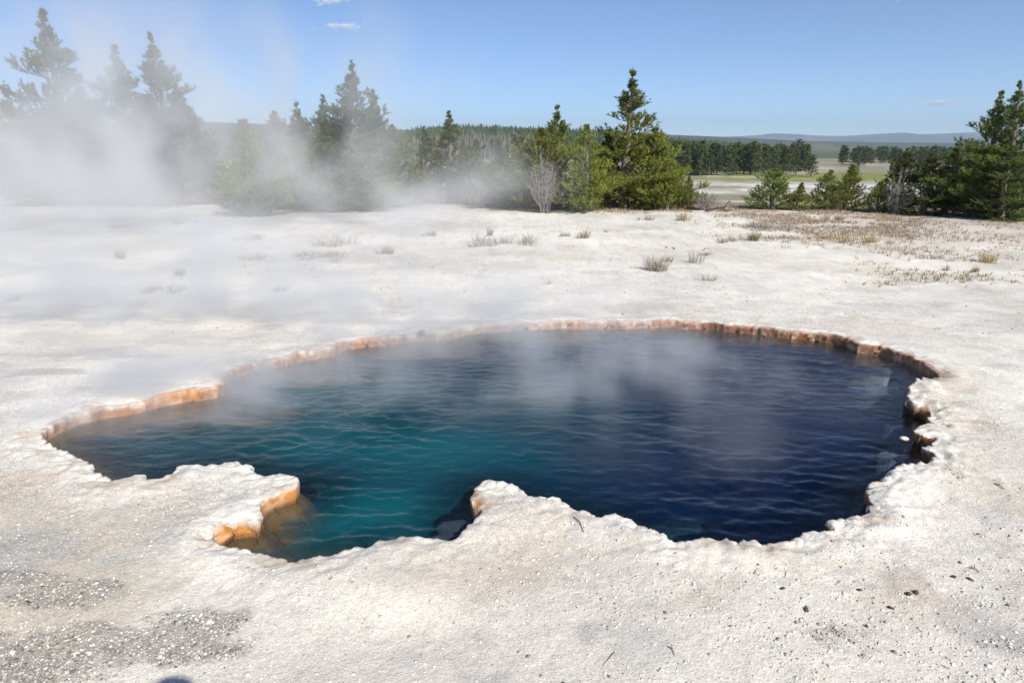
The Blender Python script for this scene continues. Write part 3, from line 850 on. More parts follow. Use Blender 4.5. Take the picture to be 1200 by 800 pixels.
def pine_meshes(seed, h, rad, base, gap=0.0, irregular=0.25, blade=7, tuft=0.068, low=0.02, profile=0.9, dens=1.0, whorl=0.17, top_col=None):
    r = np.random.default_rng(seed)
    wood = Builder()
    bark = (.20, .165, .135)
    lean = r.normal(0, 0.012, 2)
    def ax(t):
        return np.array([lean[0] * h * t + 0.03 * math.sin(t * 5 + seed), lean[1] * h * t + 0.03 * math.cos(t * 4 + seed), h * t])
    wood.tube([ax(t) for t in np.linspace(0, 0.985, 12)], 0.022 * h + 0.01, 0.006, bark, 8)
    tp, td, ts, tt = [], [], [], []
    azf = r.uniform(1 - irregular, 1 + irregular, 8)
    t = low
    nb = 0
    while t < 0.985:
        cnt = int(r.integers(4, 7)) if t < 0.9 else 4
        a0 = r.uniform(0, 6.28)
        for k in range(cnt):
            if r.uniform() < gap * (1 if t < 0.65 else 0.3):
                continue
            a = a0 + 6.283 * k / cnt + r.normal(0, 0.25)
            tl = min(0.98, t + r.uniform(-0.02, 0.02))
            env = (1 - tl) ** profile
            env *= (0.55 + 0.45 * sstep(0.0, 0.16, tl)) * (0.42 + 0.58 * sstep(0.0, 0.42, 1 - tl))
            L = rad * env * azf[int(a / 6.283 * 8) % 8] * r.uniform(0.55, 1.28) + 0.02
            el0 = R(4 + 30 * tl + r.normal(0, 7)); el1 = R(30 + 30 * tl + r.normal(0, 9))
            p = ax(tl); path = [p]
            seg = max(4, int(L / 0.075))
            for i in range(seg):
                e = el0 + (el1 - el0) * (i / seg) ** 1.4
                p = p + np.array([math.cos(a) * math.cos(e), math.sin(a) * math.cos(e), math.sin(e)]) * (L / seg)
                path.append(p)
            step = max(1, len(path) // 4)
            wood.tube([path[0], path[len(path) // 2], path[-1]], 0.004 + 0.009 * L, 0.002, bark, 3)
            for i in range(1, len(path)):
                f = i / (len(path) - 1)
                if f < 0.22 and tl < 0.8 and r.uniform() < 0.6:
                    continue
                d = path[i] - path[i - 1]; d = d / (np.linalg.norm(d) + 1e-9)
                tp.append(path[i]); td.append(d); ts.append(tuft * (0.5 + 0.5 * min(1, L / 0.4)) * r.uniform(0.8, 1.2)); tt.append(tl)
                # side twigs
                if f > 0.95:
                    continue
                for sgn in (-1, 1):
                    if r.uniform() > 0.88 * dens:
                        continue
                    b = a + sgn * R(r.uniform(35, 70))
                    l2 = (0.03 + 0.14 * min(1.0, L / 0.5) + 0.42 * L * (1 - f)) * r.uniform(0.6, 1.1)
                    l2 = min(l2, 0.4)
                    e2 = el0 + r.normal(0.15, 0.2) + 0.25
                    q = path[i]
                    n2 = max(2, int(l2 / 0.05))
                    for j in range(1, n2 + 1):
                        e3 = e2 + 0.5 * j / n2
                        dd2 = np.array([math.cos(b) * math.cos(e3), math.sin(b) * math.cos(e3), math.sin(e3)])
                        q = q + dd2 * (l2 / n2)
                        if j == 1 and n2 > 3:
                            continue
                        tp.append(q); td.append(dd2); ts.append(tuft * (0.55 + 0.45 * min(1, L / 0.4)) * r.uniform(0.75, 1.15)); tt.append(tl)
        t += whorl / h * r.uniform(0.75, 1.25) * (1.0 if t < 0.65 else 0.62)
    for t in np.linspace(0.9, 1.0, 9):
        tp.append(ax(t)); td.append(np.array([0, 0, 1.0])); ts.append(tuft * (1.35 - t) * 0.9); tt.append(t)
    tp = np.array(tp); td = np.array(td); ts = np.array(ts); tt = np.array(tt)
    b = np.broadcast_to(np.array(base), tp.shape).copy()
    if top_col is not None:
        b = mix(b, top_col, sstep(0.45, 0.8, tt))
    hue = vn2(tp[:, 0] * 2.1 + seed, tp[:, 1] * 2.1 + tp[:, 2] * 1.7, seed)
    b = b * (0.70 + 0.6 * hue)[:, None]
    v, f, cc = tufts(tp, td, ts, blade, r, (1, 1, 1), 0.22)
    cc = cc * np.repeat(b, blade * 3, 0)
    crown = mesh_np('crown', v, f, False, cc); crown.materials.append(M_NEEDLE)
    tr = wood.mesh('trunk'); tr.materials.append(M_BARK)
    return crown, tr


G_YEL = (.215, .235, .048); G_MID = (.190, .225, .060); G_BLU = (.165, .212, .080); G_DRK = (.125, .155, .050); G_OLV = (.200, .212, .095)
PROTO = {}


def proto(key):
    if key in PROTO:
        return PROTO[key]
    spec = {
        'spire': dict(seed=1, h=3.4, rad=0.95, base=G_YEL, top_col=G_MID, profile=1.0, irregular=0.3, gap=0.08, dens=0.85, whorl=0.185),
        'spire2': dict(seed=12, h=3.4, rad=0.85, base=G_MID, top_col=G_BLU, profile=0.9, irregular=0.3, gap=0.08, dens=0.85, whorl=0.185),
        'open': dict(seed=3, h=3.6, rad=1.1, base=G_BLU, gap=0.10, irregular=0.25, profile=1.0, dens=0.8, whorl=0.2, tuft=0.078),
        'bushy': dict(seed=4, h=2.2, rad=0.85, base=G_YEL, profile=0.6, irregular=0.3),
        'bushy2': dict(seed=14, h=2.2, rad=0.80, base=G_OLV, profile=0.65, irregular=0.35, dens=0.8),
        'small': dict(seed=5, h=1.6, rad=0.5, base=G_YEL, profile=0.75, gap=0.0, whorl=0.12),
        'small2': dict(seed=15, h=1.6, rad=0.55, base=G_MID, profile=0.75, gap=0.05, whorl=0.12),
        'dark': dict(seed=6, h=3.0, rad=0.85, base=G_DRK, profile=0.7, irregular=0.35, gap=0.08),
        'dark2': dict(seed=16, h=3.0, rad=0.9, base=G_DRK, profile=0.65, irregular=0.45, gap=0.25, dens=0.8),
        'tallopen': dict(seed=28, h=4.6, rad=1.35, base=G_MID, gap=0.10, irregular=0.32, profile=0.88, dens=0.85, whorl=0.2, tuft=0.08),
        'tall': dict(seed=18, h=4.6, rad=1.15, base=G_MID, top_col=G_BLU, irregular=0.3, profile=0.92, gap=0.08, whorl=0.2, tuft=0.08),
    }[key]
    PROTO[key] = (spec['h'], spec['rad']) + pine_meshes(**spec)
    return PROTO[key]


# px, top py, distance, half width px, kind, label
TREES = [
    (8, 118, 27.0, 34, 'bushy', 'green bushy pine at the left edge behind the steam'),
    (46, 8, 23.0, 56, 'tallopen', 'tallest ragged pine at the far left, pale in the steam'),
    (92, 90, 25.0, 42, 'tall', 'dim low pine between the ragged tallest pine and the steam core'),
    (130, 50, 24.0, 52, 'tallopen', 'broad pine mostly hidden by the thickest steam'),
    (183, 36, 22.5, 50, 'tall', 'pointed tall pine right of the thickest steam'),
    (212, 96, 22.0, 44, 'tall', 'sloping pine at the right foot of the pointed steamed pine'),
    (284, 140, 17.6, 36, 'bushy', 'round young pine standing alone at the right edge of the steam'),
    (320, 130, 21.5, 32, 'bushy2', 'small greyish pine just right of the lone round one'),
    (349, 116, 21.0, 38, 'spire', 'dark tipped pine left of the tall open pine'),
    (376, 110, 22.5, 34, 'spire2', 'slim pine leaning against the left of the tall open pine'),
    (404, 68, 20.0, 54, 'open', 'tall open branched pine in the middle of the steamed group'),
    (437, 104, 20.8, 34, 'spire2', 'narrow pine with a green tip right of the tall open pine'),
    (460, 146, 21.5, 34, 'bushy2', 'hazy low pine at the right end of the steamed group'),
    (300, 172, 19.6, 34, 'bushy2', 'low spreading pine between the lone round pine and its grey neighbour'),
    (338, 165, 19.8, 38, 'bushy', 'broad low pine under the dark tipped pine'),
    (385, 160, 19.2, 42, 'bushy2', 'broad bushy pine at the left foot of the tall open pine'),
    (424, 158, 19.4, 40, 'bushy', 'broad bushy pine at the right foot of the tall open pine'),
    (62, 120, 21.5, 60, 'bushy2', 'wide pale pine at the foot of the tallest ragged pine'),
    (172, 112, 21.0, 58, 'bushy2', 'wide pale pine in the thickest steam below the pointed pine'),
    (498, 147, 24.0, 28, 'spire2', 'left one of a pair of olive pines in front of grey snags'),
    (527, 129, 24.5, 36, 'spire2', 'right taller one of a pair of olive pines in front of grey snags'),
    (548, 170, 23.5, 28, 'bushy2', 'low olive pine at the foot of the pair'),
    (578, 188, 22.0, 22, 'bushy2', 'faint pale shrubby pine in thin steam'),
    (610, 160, 21.5, 32, 'bushy', 'yellow green bushy pine left of the spired pine'),
    (634, 150, 19.8, 36, 'bushy', 'yellow green pine right behind the grey leafless shrub'),
    (590, 178, 21.0, 30, 'bushy', 'low yellow green pine at the left end of the centre cluster'),
    (655, 119, 20.2, 42, 'spire', 'spired pine with yellow green skirt left of the largest pine'),
    (688, 146, 18.8, 34, 'bushy', 'bright green bushy pine in front, right of the spired pine'),
    (714, 150, 22.0, 30, 'dark', 'dark pine wedged left of the largest pine'),
    (740, 77, 20.5, 54, 'spire', 'largest pine right of centre with a tall pointed crown'),
    (768, 150, 20.1, 36, 'bushy', 'yellow green pine forming the right skirt of the largest pine'),
    (786, 180, 19.9, 24, 'bushy', 'low bright pine at the right foot of the largest pine'),
    (808, 205, 19.8, 10, 'small', 'tiny dark green seedling pine right of the largest pine'),
    (911, 194, 20.4, 24, 'small2', 'leftmost of the small pines on the crest before the meadow'),
    (938, 213, 20.2, 14, 'small', 'smallest bright pine beside the leftmost crest pine'),
    (974, 199, 20.6, 19, 'small2', 'left one of two touching small pines on the crest'),
    (998, 192, 20.8, 20, 'small', 'right one of two touching small pines on the crest'),
    (1034, 212, 20.0, 14, 'small2', 'little dark round pine left of the dark grove'),
    (1066, 172, 20.6, 30, 'dark2', 'ragged gappy pine at the left of the dark grove'),
    (1095, 178, 19.2, 32, 'dark', 'broad dark pine in the middle of the grove'),
    (1122, 164, 20.0, 28, 'spire', 'yellow tipped pine in the grove left of the big right pine'),
    (1148, 192, 19.0, 34, 'dark2', 'low dark pine below the big pine at the right'),
    (1172, 104, 18.6, 42, 'tallopen', 'big ragged pine near the right edge'),
    (1204, 92, 18.0, 44, 'tall', 'big dense pine cut by the right edge'),
    (1190, 170, 17.6, 34, 'dark', 'dark low pine at the foot of the big right edge pines'),
]
for n, (px, top, Yd, hw, kind, lab) in enumerate(TREES):
    x, y, zt = at_dist(px, top, Yd)
    gz = gh(x, y)
    h0, r0, crown, trunk = proto(kind)
    hh = zt - gz
    rw = hw * Yd / FPX * 1.02
    t = thing('pine_tree', lab, 'tree', (x, y, gz - 0.03), (px * 2.399) % 6.283, 'young pines round the terrace')
    fx = rw / r0 * (1.45 if kind in ('spire', 'spire2', 'open', 'tall', 'tallopen') else 1.42)
    t.scale = (fx, fx, hh / h0)
    o1 = link('crown', crown, parent=t); o2 = link('trunk', trunk, parent=t)


# ------------------------------------------------------------------ dead grey shrubs
def dead_shrub(seed, h, w, n, col):
    r = np.random.default_rng(seed); B = Builder()
    for k in range(n):
        a = r.uniform(0, 6.28); sp = r.uniform(0.05, 1) * w; hh = h * r.uniform(0.5, 1.0) * (1 - 0.35 * sp / w)
        tip = np.array([math.cos(a) * sp, math.sin(a) * sp * 0.8, hh]); mid = tip * np.array([0.6, 0.6, 0.45]) + r.normal(0, 0.03, 3)
        base = np.array([r.normal(0, 0.06), r.normal(0, 0.06), 0])
        B.tube([base, mid, tip], 0.010, 0.003, col * r.uniform(0.8, 1.2), 3)
        for j in range(7):
            f = r.uniform(0.35, 1)
            p = base + (tip - base) * f
            q = p + np.array([r.normal(0, .10), r.normal(0, .10), abs(r.normal(0.10, .07))])
            B.tube([p, (p + q) / 2 + r.normal(0, .012, 3), q], 0.005, 0.002, col * r.uniform(0.8, 1.25), 3)
    return B.mesh('branches', False)


for (px, top, Yd, hw, n, lab) in [(640, 180, 18.6, 25, 90, 'leafless grey shrub in front of the spired pine'), (828, 222, 19.6, 20, 50, 'low grey pink brush pile right of the largest pine'),
                                  (560, 205, 20.2, 24, 45, 'thin pale leafless shrub in steam left of the yellow green pine'), (1058, 196, 19.4, 18, 40, 'leafless twiggy shrub at the left of the dark grove')]:
    x, y, zt = at_dist(px, top, Yd); gz = gh(x, y)
    t = thing('dead_shrub', lab, 'shrub', (x, y, gz), 0, 'leafless shrubs by the trees')
    link('branches', dead_shrub(int(px), zt - gz, hw * Yd / FPX, n, np.array([.34, .31, .29])), M_BARK, parent=t)
x, y, z = at_dist(843, 234, 19.0)
B = Builder()
B.tube([(-.35, 0, .03), (-.1, .05, .08), (.15, 0, .12), (.3, .02, .30)], .035, .015, (.07, .06, .06), 7)
B.tube([(.1, 0, .10), (.2, -.04, .02), (.34, .03, .03)], .025, .012, (.08, .07, .065), 6)
link('fallen_branch', B.mesh('fallen_branch'), M_BARK, loc=(x, y, gh(x, y)), label='dark fallen branch lying by the grey brush pile', category='branch')


# ------------------------------------------------------------------ grass tufts, herbs and ground cover
def blades(pos, n, h, spread, r, cols, width):
    """n blades per position: bent two-triangle strips"""
    m = len(pos)
    p = np.repeat(pos, n, 0); hh = np.repeat(h, n) * r.uniform(0.45, 1.05, m * n); sp = np.repeat(spread, n)
    a = r.uniform(0, 6.283, m * n); rad = np.sqrt(r.uniform(0, 1, m * n))
    out = np.stack([np.cos(a), np.sin(a), 0 * a], 1)
    b = p + out * (rad * sp * 0.55)[:, None]
    mid = b + out * (sp * rad * 0.3)[:, None] + np.stack([0 * a, 0 * a, hh * 0.55], 1)
    tip = b + out * (sp * rad * r.uniform(0.3, 1.3, m * n))[:, None] + np.stack([0 * a, 0 * a, hh], 1)
    a2 = a + r.uniform(-1.2, 1.2, m * n)
    sd = np.stack([-np.sin(a2), np.cos(a2), 0 * a], 1) * width * 0.5
    v = np.stack([b - sd, b + sd, mid + sd * 0.8, mid - sd * 0.8, tip], 1)
    f = np.array([(0, 1, 2), (0, 2, 3), (3, 2, 4)])[None] + (np.arange(m * n) * 5)[:, None, None]
    cc = np.repeat(np.repeat(cols, n, 0) * r.uniform(0.75, 1.25, (m * n, 1)), 5, 0)
    return v.reshape(-1, 3), f.reshape(-1, 3), cc


GREY = (.40, .365, .31); TAN = (.42, .34, .22); OCH = (.42, .32, .15); GRN = (.27, .26, .16); PUR = (.20, .15, .38); RUST = (.36, .22, .14)
# px, py of the base, width px, height px, colour, blades, flower colour, label
TUFT = [
    (769, 317, 30, 26, GREY, 130, None, 'dense grey dry tuft standing alone right of centre'),
    (785, 305, 16, 18, GRN, 26, PUR, 'purple flowered sprig touching the dense grey tuft'),
    (811, 307, 26, 22, GREY, 30, None, 'flat grey rosette with thin upright stems right of the dense tuft'),
    (829, 298, 16, 9, GRN, 24, PUR, 'small purple flower on bare white ground'),
    (660, 278, 14, 12, GREY, 40, None, 'left half of a forked dry herb in open ground'),
    (681, 280, 22, 15, GRN, 50, OCH, 'forked herb with a yellow head in open ground'),
    (590, 288, 80, 16, GREY, 190, None, 'wide low grey mat of dry stems in thin steam'),
    (572, 276, 14, 18, GREY, 30, None, 'thin upright stems behind the wide grey mat'),
    (880, 283, 22, 17, GRN, 70, PUR, 'green tuft with purple sprigs at the front of the vegetation'),
    (851, 284, 20, 12, GRN, 40, None, 'small flat green herb left of the purple sprigged tuft'),
    (797, 259, 20, 18, TAN, 55, OCH, 'yellow topped tuft in front of the seedling pine'),
    (757, 258, 26, 9, GREY, 55, None, 'low grey tuft in front of the largest pine'),
    (832, 328, 26, 12, GREY, 30, None, 'faint pale tuft below the flat rosette'),
    (710, 273, 8, 6, GREY, 14, None, 'tiny single herb right of the forked herb'),
    (905, 268, 54, 17, GREY, 190, None, 'long grey mat at the front of the vegetated crest'),
    (1000, 282, 64, 12, OCH, 150, None, 'ochre grass mat at the front of the vegetation'),
    (976, 258, 18, 14, GRN, 60, PUR, 'purple flower clump behind the ochre mat'),
    (1037, 268, 30, 9, GREY, 70, None, 'grey cushion on the right of the vegetated crest'),
    (1092, 303, 34, 12, GREY, 60, RUST, 'rusty topped dry herb on the right slope'),
    (1160, 306, 26, 18, OCH, 60, RUST, 'ochre herb with rusty heads near the right edge'),
    (1142, 318, 10, 12, RUST, 30, None, 'small rust coloured sprig below the ochre herb'),
    (1107, 316, 10, 11, GREY, 28, None, 'small grey sprig left of the rust sprig'),
    (1075, 254, 26, 6, GREY, 50, None, 'flat grey cushion on bare ground before the dark grove'),
    (372, 302, 70, 14, GREY, 170, None, 'wide grey tuft veiled by steam left of centre'),
    (392, 288, 46, 22, GREY, 80, None, 'taller veiled stems behind the wide grey tuft'),
    (300, 280, 50, 12, GREY, 110, None, 'veiled grey tuft below the lone round pine'),
    (296, 304, 24, 14, GREY, 60, None, 'small veiled tuft in front of another grey tuft'),
    (140, 268, 26, 16, GREY, 70, None, 'veiled tuft below the thickest steam'),
    (138, 303, 16, 18, GREY, 45, None, 'upright veiled tuft at the left of the steamed plain'),
    (190, 340, 56, 14, GREY, 120, None, 'long dark veiled mat on the left of the plain'),
    (205, 322, 18, 18, GREY, 50, None, 'veiled tuft rising behind the long mat'),
    (24, 352, 24, 14, GREY, 60, None, 'faint tuft near the left edge of the plain'),
    (330, 338, 26, 10, GREY, 40, None, 'small veiled tuft right of the long mat'),
    (447, 298, 26, 14, GREY, 50, None, 'thin stems in steam left of the wide mat'),
    (510, 275, 30, 10, GREY, 55, None, 'low veiled tuft below the olive pines'),
    (215, 262, 30, 10, GREY, 60, None, 'low veiled mat near the pointed steamed pine'),
    (640, 332, 10, 10, GREY, 12, None, 'tiny thin sprig on the bare plain'),
]
for k, (px, py, w, h, cl, nb, fl, lab) in enumerate(TUFT):
    r = np.random.default_rng(300 + k)
    x, y = P(px, py)
    sc = math.hypot(y, CAM_H) / FPX
    wd, hh = w * sc * 0.5, h * sc * 0.85
    m = max(3, int(w / 6))
    ox = r.uniform(-wd, wd, m) * 0.85; oy = r.normal(0, wd * 0.35, m)
    pos = np.stack([ox, oy, np.array([gh(x + a, y + b) for a, b in zip(ox, oy)]) - gh(x, y) - 0.005], 1)
    v, f, cc = blades(pos, max(4, nb * 2 // m), np.full(m, hh) * r.uniform(0.6, 1.05, m), np.full(m, min(wd, hh * 1.1) * 0.8), r, np.tile(np.array(cl), (m, 1)), 0.004 + 0.0003 * y)
    t = thing('grass_tuft' if fl is None else 'flowering_herb', lab, 'plant', (x, y, gh(x, y)), 0, 'low dry plants dotted over the white plain')
    link('blades', mesh_np('blades', v, f, False, cc), M_DRY, parent=t)
    if fl:
        nf = 9
        tp_ = np.stack([r.uniform(-wd, wd, nf) * .8, r.normal(0, wd * .3, nf), hh * r.uniform(0.75, 1.1, nf)], 1)
        for q in tp_:
            v, f, cc = stones(np.zeros((1, 3)), r.uniform(0.010, 0.020, 1), np.array([fl]) * 1.1, r)
            link('flower_head', mesh_np('flower_head', v, f, False, cc), M_DRY, parent=t, loc=q)

r6 = np.random.default_rng(6)


def cover(name, label, n, region, h, cols, nb=5, wid=0.010):
    xs, ys = [], []
    for (x0, x1, y0, y1, wgt) in region:
        a, b = scatter_px(int(n * wgt), x0, x1, y0, y1, r6); xs.append(a + r6.normal(0, 0.5, len(a)) * b / 20); ys.append(b + r6.normal(0, 0.7, len(a)) * (b / 20) ** 2)
    x = np.concatenate(xs); y = np.concatenate(ys)
    keepm = fbm(x * 1.3, y * 1.3, 120, 3) + r6.uniform(-.12, .12, len(x)) > 0.47
    x, y = x[keepm], y[keepm]
    pos = np.stack([x, y, base_height(x, y) - 0.01], 1)
    cl = np.array(cols)[r6.integers(0, len(cols), len(x))]
    hh = h * r6.uniform(0.4, 1.2, len(x))
    v, f, cc = blades(pos, nb, hh, hh * 0.9, r6, cl, wid)
    link(name, mesh_np(name, v, f, False, cc), M_DRY, kind='stuff', label=label)


cover('ground_cover', 'rusty and straw coloured dry ground cover along the crest', 8200,
      [(700, 1060, 234, 243, .7), (690, 860, 240, 247, .25), (840, 1060, 240, 262, .45), (880, 1080, 255, 282, .30)], 0.10,
      [RUST, (.36, .24, .16), TAN, TAN, OCH, (.36, .27, .22), (.38, .30, .27), GREY, GREY, (.20, .19, .11), (.45, .37, .31)])
cover('sparse_herbs', 'sparse brownish herbs scattered over the right slope', 1200,
      [(1020, 1210, 270, 335, .8), (830, 1010, 262, 290, .25), (1040, 1210, 258, 285, .4)], 0.08, [(.36, .27, .20), GREY, TAN, (.34, .26, .20), OCH], 5, 0.010)
cover('scattered_stems', 'thin dry stems scattered on the steamed plain', 330, [(0, 600, 246, 330, 1.0), (560, 860, 250, 345, .35)], 0.06, [GREY, (.36, .33, .28)], 4, 0.007)


# ------------------------------------------------------------------ far trees
def far_tree_mesh(seed, col, dead=False):
    """unit-height conifer: stem plus ragged clumps"""
    r = np.random.default_rng(seed)
    B = Builder(); B.tube([(0, 0, 0), (0.01, 0, .5), (0, 0, .97)], .018, .004, (.14, .115, .10) if not dead else (.33, .29, .27), 4)
    v = np.array(B.v); f = np.array([t for q in B.f for t in ((q[0], q[1], q[2]), (q[0], q[2], q[3]))]); c_ = np.array(B.c); mi = np.zeros(len(f), int)
    n = 150 if not dead else 26
    t = r.uniform(0.12 if not dead else 0.3, 1.0, n) ** 0.9; a = r.uniform(0, 6.283, n)
    rad = 0.17 * (1 - t) ** 0.7 * r.uniform(0.25, 1.1, n) + 0.008
    p = np.stack([np.cos(a) * rad, np.sin(a) * rad, t - 0.03], 1)
    d = np.stack([np.cos(a), np.sin(a), 0 * a + 0.25], 1); d /= np.linalg.norm(d, axis=1)[:, None]
    tv, tf, tc = tufts(p, d, np.full(n, 0.075) * r.uniform(0.7, 1.3, n), 3, r, col, 0.3, 0.5 if not dead else 0.12)
    me = mesh_np('conifer', np.vstack([v, tv]), np.vstack([f, tf + len(v)]), False, np.vstack([c_, tc]), None, np.concatenate([mi, np.ones(len(tf), int)]))
    me.materials.append(M_BARK); me.materials.append(M_FARLEAF)
    return me


FT = [far_tree_mesh(400 + i, cc) for i, cc in enumerate([(.080, .110, .036), (.095, .122, .036), (.070, .098, .036), (.105, .120, .046)])]
FD = [far_tree_mesh(430 + i, (.30, .26, .25), True) for i in range(3)]


def far_tree(px, top, base_y, lab, group, meshes=FT, wide=1.0, name='conifer', zg=None):
    zg = VALLEY_Z if zg is None else zg
    x, y = P(px, base_y, zg)
    g = gh(x, y)
    _, _, zt = at_dist(px, top, y)
    o = link(name, random.choice(meshes), loc=(x, y, g - 0.1), label=lab, category='tree', group=group)
    h = max(zt - g, 1.5)
    o.scale = (h * wide, h * wide, h); o.rotation_euler = (0, 0, random.uniform(0, 6.28))


for i in range(135):
    px = random.uniform(768, 945)
    base = random.uniform(194, 206) if px < 900 else random.uniform(196, 205)
    top = 166 + 6 * (px - 770) / 180 + random.gauss(0, 3.2) + (206 - base) * 0.05
    far_tree(px, top, base, 'dark conifer in the dense belt along the green meadow', 'conifers in the belt along the meadow', wide=random.uniform(1.1, 1.5))
far_tree(950, 180, 208, 'broad dark conifer alone at the right end of the belt', 'conifers in the belt along the meadow', wide=1.7)
far_tree(932, 176, 206, 'second broad conifer left of the one ending the belt', 'conifers in the belt along the meadow', wide=1.3)
for i in range(105):
    px = random.uniform(985, 1150)
    base = random.uniform(184, 195)
    far_tree(px, 173 + random.gauss(0, 1.8) + 0.0 * px, base, 'distant conifer in the far belt beyond the pale flats', 'conifers in the far belt beyond the flats', wide=random.uniform(1.3, 1.8))
for i, (px, top, base) in enumerate([(1003, 192, 206), (1008, 190, 206), (978, 194, 205), (984, 193, 204), (1029, 191, 207), (1033, 193, 207), (1014, 194, 205)]):
    far_tree(px, top, base, 'bare grey snag out on the pale flats', 'grey snags on the flats', FD, 1.0, 'snag')
for i, (px, top, base) in enumerate([(1004, 189, 204), (1043, 192, 207), (1055, 186, 208), (1050, 190, 207)]):
    far_tree(px, top, base, 'small lone conifer out on the pale flats', 'lone conifers on the flats', FT, 1.2)
for i in range(60):
    px = random.uniform(462, 640)
    base = random.uniform(197, 214)
    far_tree(px, base - random.uniform(26, 42), base, 'bare grey snag standing behind the olive pines', 'grey snags behind the pines', FD, 1.0, 'snag')
for i in range(40):
    px = random.uniform(540, 720)
    base = random.uniform(190, 200)
    far_tree(px, 165 + random.gauss(0, 4), base, 'dark conifer below the wooded ridge behind the pines', 'conifers below the ridge')


# ------------------------------------------------------------------ hills
def ridge(name, label, Yd, prof, depth, col, col2, seed, bumps=0.06, ns=0.01, pz=None):
    """long rounded hill whose skyline follows the given pixel profile at distance Yd"""
    px = np.linspace(prof[0][0], prof[-1][0], 220)
    py = np.interp(px, [p[0] for p in prof], [p[1] for p in prof])
    dx, dy, dz = ray(px, py)
    xs = dx * Yd / dy; zt = CAM_H + dz * Yd / dy
    rows = np.linspace(-1, 1, 41)
    XX = np.tile(xs, (41, 1)); YY = Yd + rows[:, None] * depth + 0 * XX
    XX = XX * (YY / Yd)
    sh = np.cos(rows * math.pi / 2)[:, None] ** 0.8
    nz = fbm(XX * ns, YY * ns, seed, 5, 0.55)
    hgt = (zt - VALLEY_Z)[None] + 0 * XX
    ZZ = VALLEY_Z - 2 + (hgt + 2) * sh * (1 - bumps * 2 * (1 - nz) * np.abs(rows)[:, None] ** 0.3 * 2)
    cc = mix(np.broadcast_to(np.array(col), XX.shape + (3,)).copy(), col2, sstep(0.45, 0.62, fbm(XX * ns * 1.7, YY * ns * 1.7, seed + 5, 5, 0.6)))
    ix = np.arange(XX.size).reshape(XX.shape)
    fs = np.stack([ix[:-1, :-1], ix[:-1, 1:], ix[1:, 1:], ix[1:, :-1]], -1).reshape(-1, 4)
    link(name, mesh_np(name, np.stack([XX, YY, ZZ], -1).reshape(-1, 3), fs, True, cc.reshape(-1, 3)), M_HILL, kind='structure', label=label)
    return XX, YY, ZZ


DK = (.035, .05, .028)
rx_, ry_, rz_ = ridge('wooded_ridge', 'near ridge wooded with dark conifers behind the pines', 620, [(380, 176), (440, 163), (500, 155), (540, 153), (600, 155), (660, 157), (720, 160), (770, 166), (830, 173), (900, 178)], 170, (.05, .06, .03), (.16, .13, .10), 501)
ridge('left_hill', 'hazy wooded hill behind the left pines', 2600, [(-260, 150), (0, 146), (150, 143), (240, 143), (330, 146), (420, 150), (500, 153), (600, 160), (760, 170)], 500, DK, (.05, .06, .035), 502, ns=0.003)
ridge('wooded_plateau', 'long flat wooded plateau at the right', 3000, [(560, 163), (680, 158), (760, 157), (860, 161), (940, 165), (1040, 167), (1200, 168), (1420, 170)], 600, DK, (.055, .06, .04), 503, ns=0.003)
ridge('burnt_hill', 'grey brown burnt hillside beyond the meadow', 1500, [(820, 180), (870, 171), (910, 168), (960, 167), (1010, 170), (1060, 176), (1120, 181)], 260, (.13, .122, .095), (.07, .075, .05), 504, ns=0.008)
ridge('mountain_mesa', 'blue flat topped mountains on the right horizon', 6800, [(700, 168), (800, 163), (890, 158.5), (905, 156.5), (925, 157), (960, 159), (985, 159.5), (1040, 156.5), (1060, 155.5), (1080, 157.5), (1110, 156.5), (1140, 155), (1220, 155), (1400, 158)], 900, (.045, .065, .065), (.13, .12, .115), 505, ns=0.0016)

# forest cloaking the near ridge: one mass of small conifers
r9 = np.random.default_rng(9)
n = 7500
ii = r9.integers(0, 24, n); jj = r9.integers(0, 219, n)
bx = rx_[ii, jj] + r9.normal(0, 4, n); by = ry_[ii, jj] + r9.normal(0, 4, n); bz = rz_[ii, jj]
hh = r9.uniform(4.0, 7.0, n)
v0 = []
for lv, (zb, zt_, rr) in enumerate([(0.05, 0.55, .20), (0.32, 0.8, .145), (0.58, 1.0, .095)]):
    an = np.arange(5) * 2 * math.pi / 5 + lv
    v0 += [(math.cos(t) * rr, math.sin(t) * rr, zb) for t in an] + [(0, 0, zt_)]
v0 = np.array(v0); f0 = np.array([(l * 6 + k, l * 6 + (k + 1) % 5, l * 6 + 5) for l in range(3) for k in range(5)])
v = v0[None] * r9.uniform(0.75, 1.25, (n, 18, 1)) * np.array([1, 1, 1.0]); v = v * hh[:, None, None] + np.stack([bx, by, bz - 0.3], 1)[:, None]
f = f0[None] + (np.arange(n) * 18)[:, None, None]
cl = np.array([.060, .085, .034])[None] * r9.uniform(0.6, 1.35, (n, 1))
dead = r9.uniform(size=n) < sstep(0.52, 0.6, fbm(bx * 0.012, by * 0.012, 140, 3)) * 0.7 * (jj < 110)
cl[dead] = np.array([.22, .19, .175])
vv = v.copy(); vv[dead, :, :2] = (v[dead, :, :2] - np.stack([bx, by], 1)[dead][:, None]) * 0.35 + np.stack([bx, by], 1)[dead][:, None]
link('ridge_forest', mesh_np('ridge_forest', vv.reshape(-1, 3), f.reshape(-1, 3), False, np.repeat(cl, 18, 0)), M_FARLEAF, kind='stuff', label='mass of small dark conifers cloaking the near ridge')


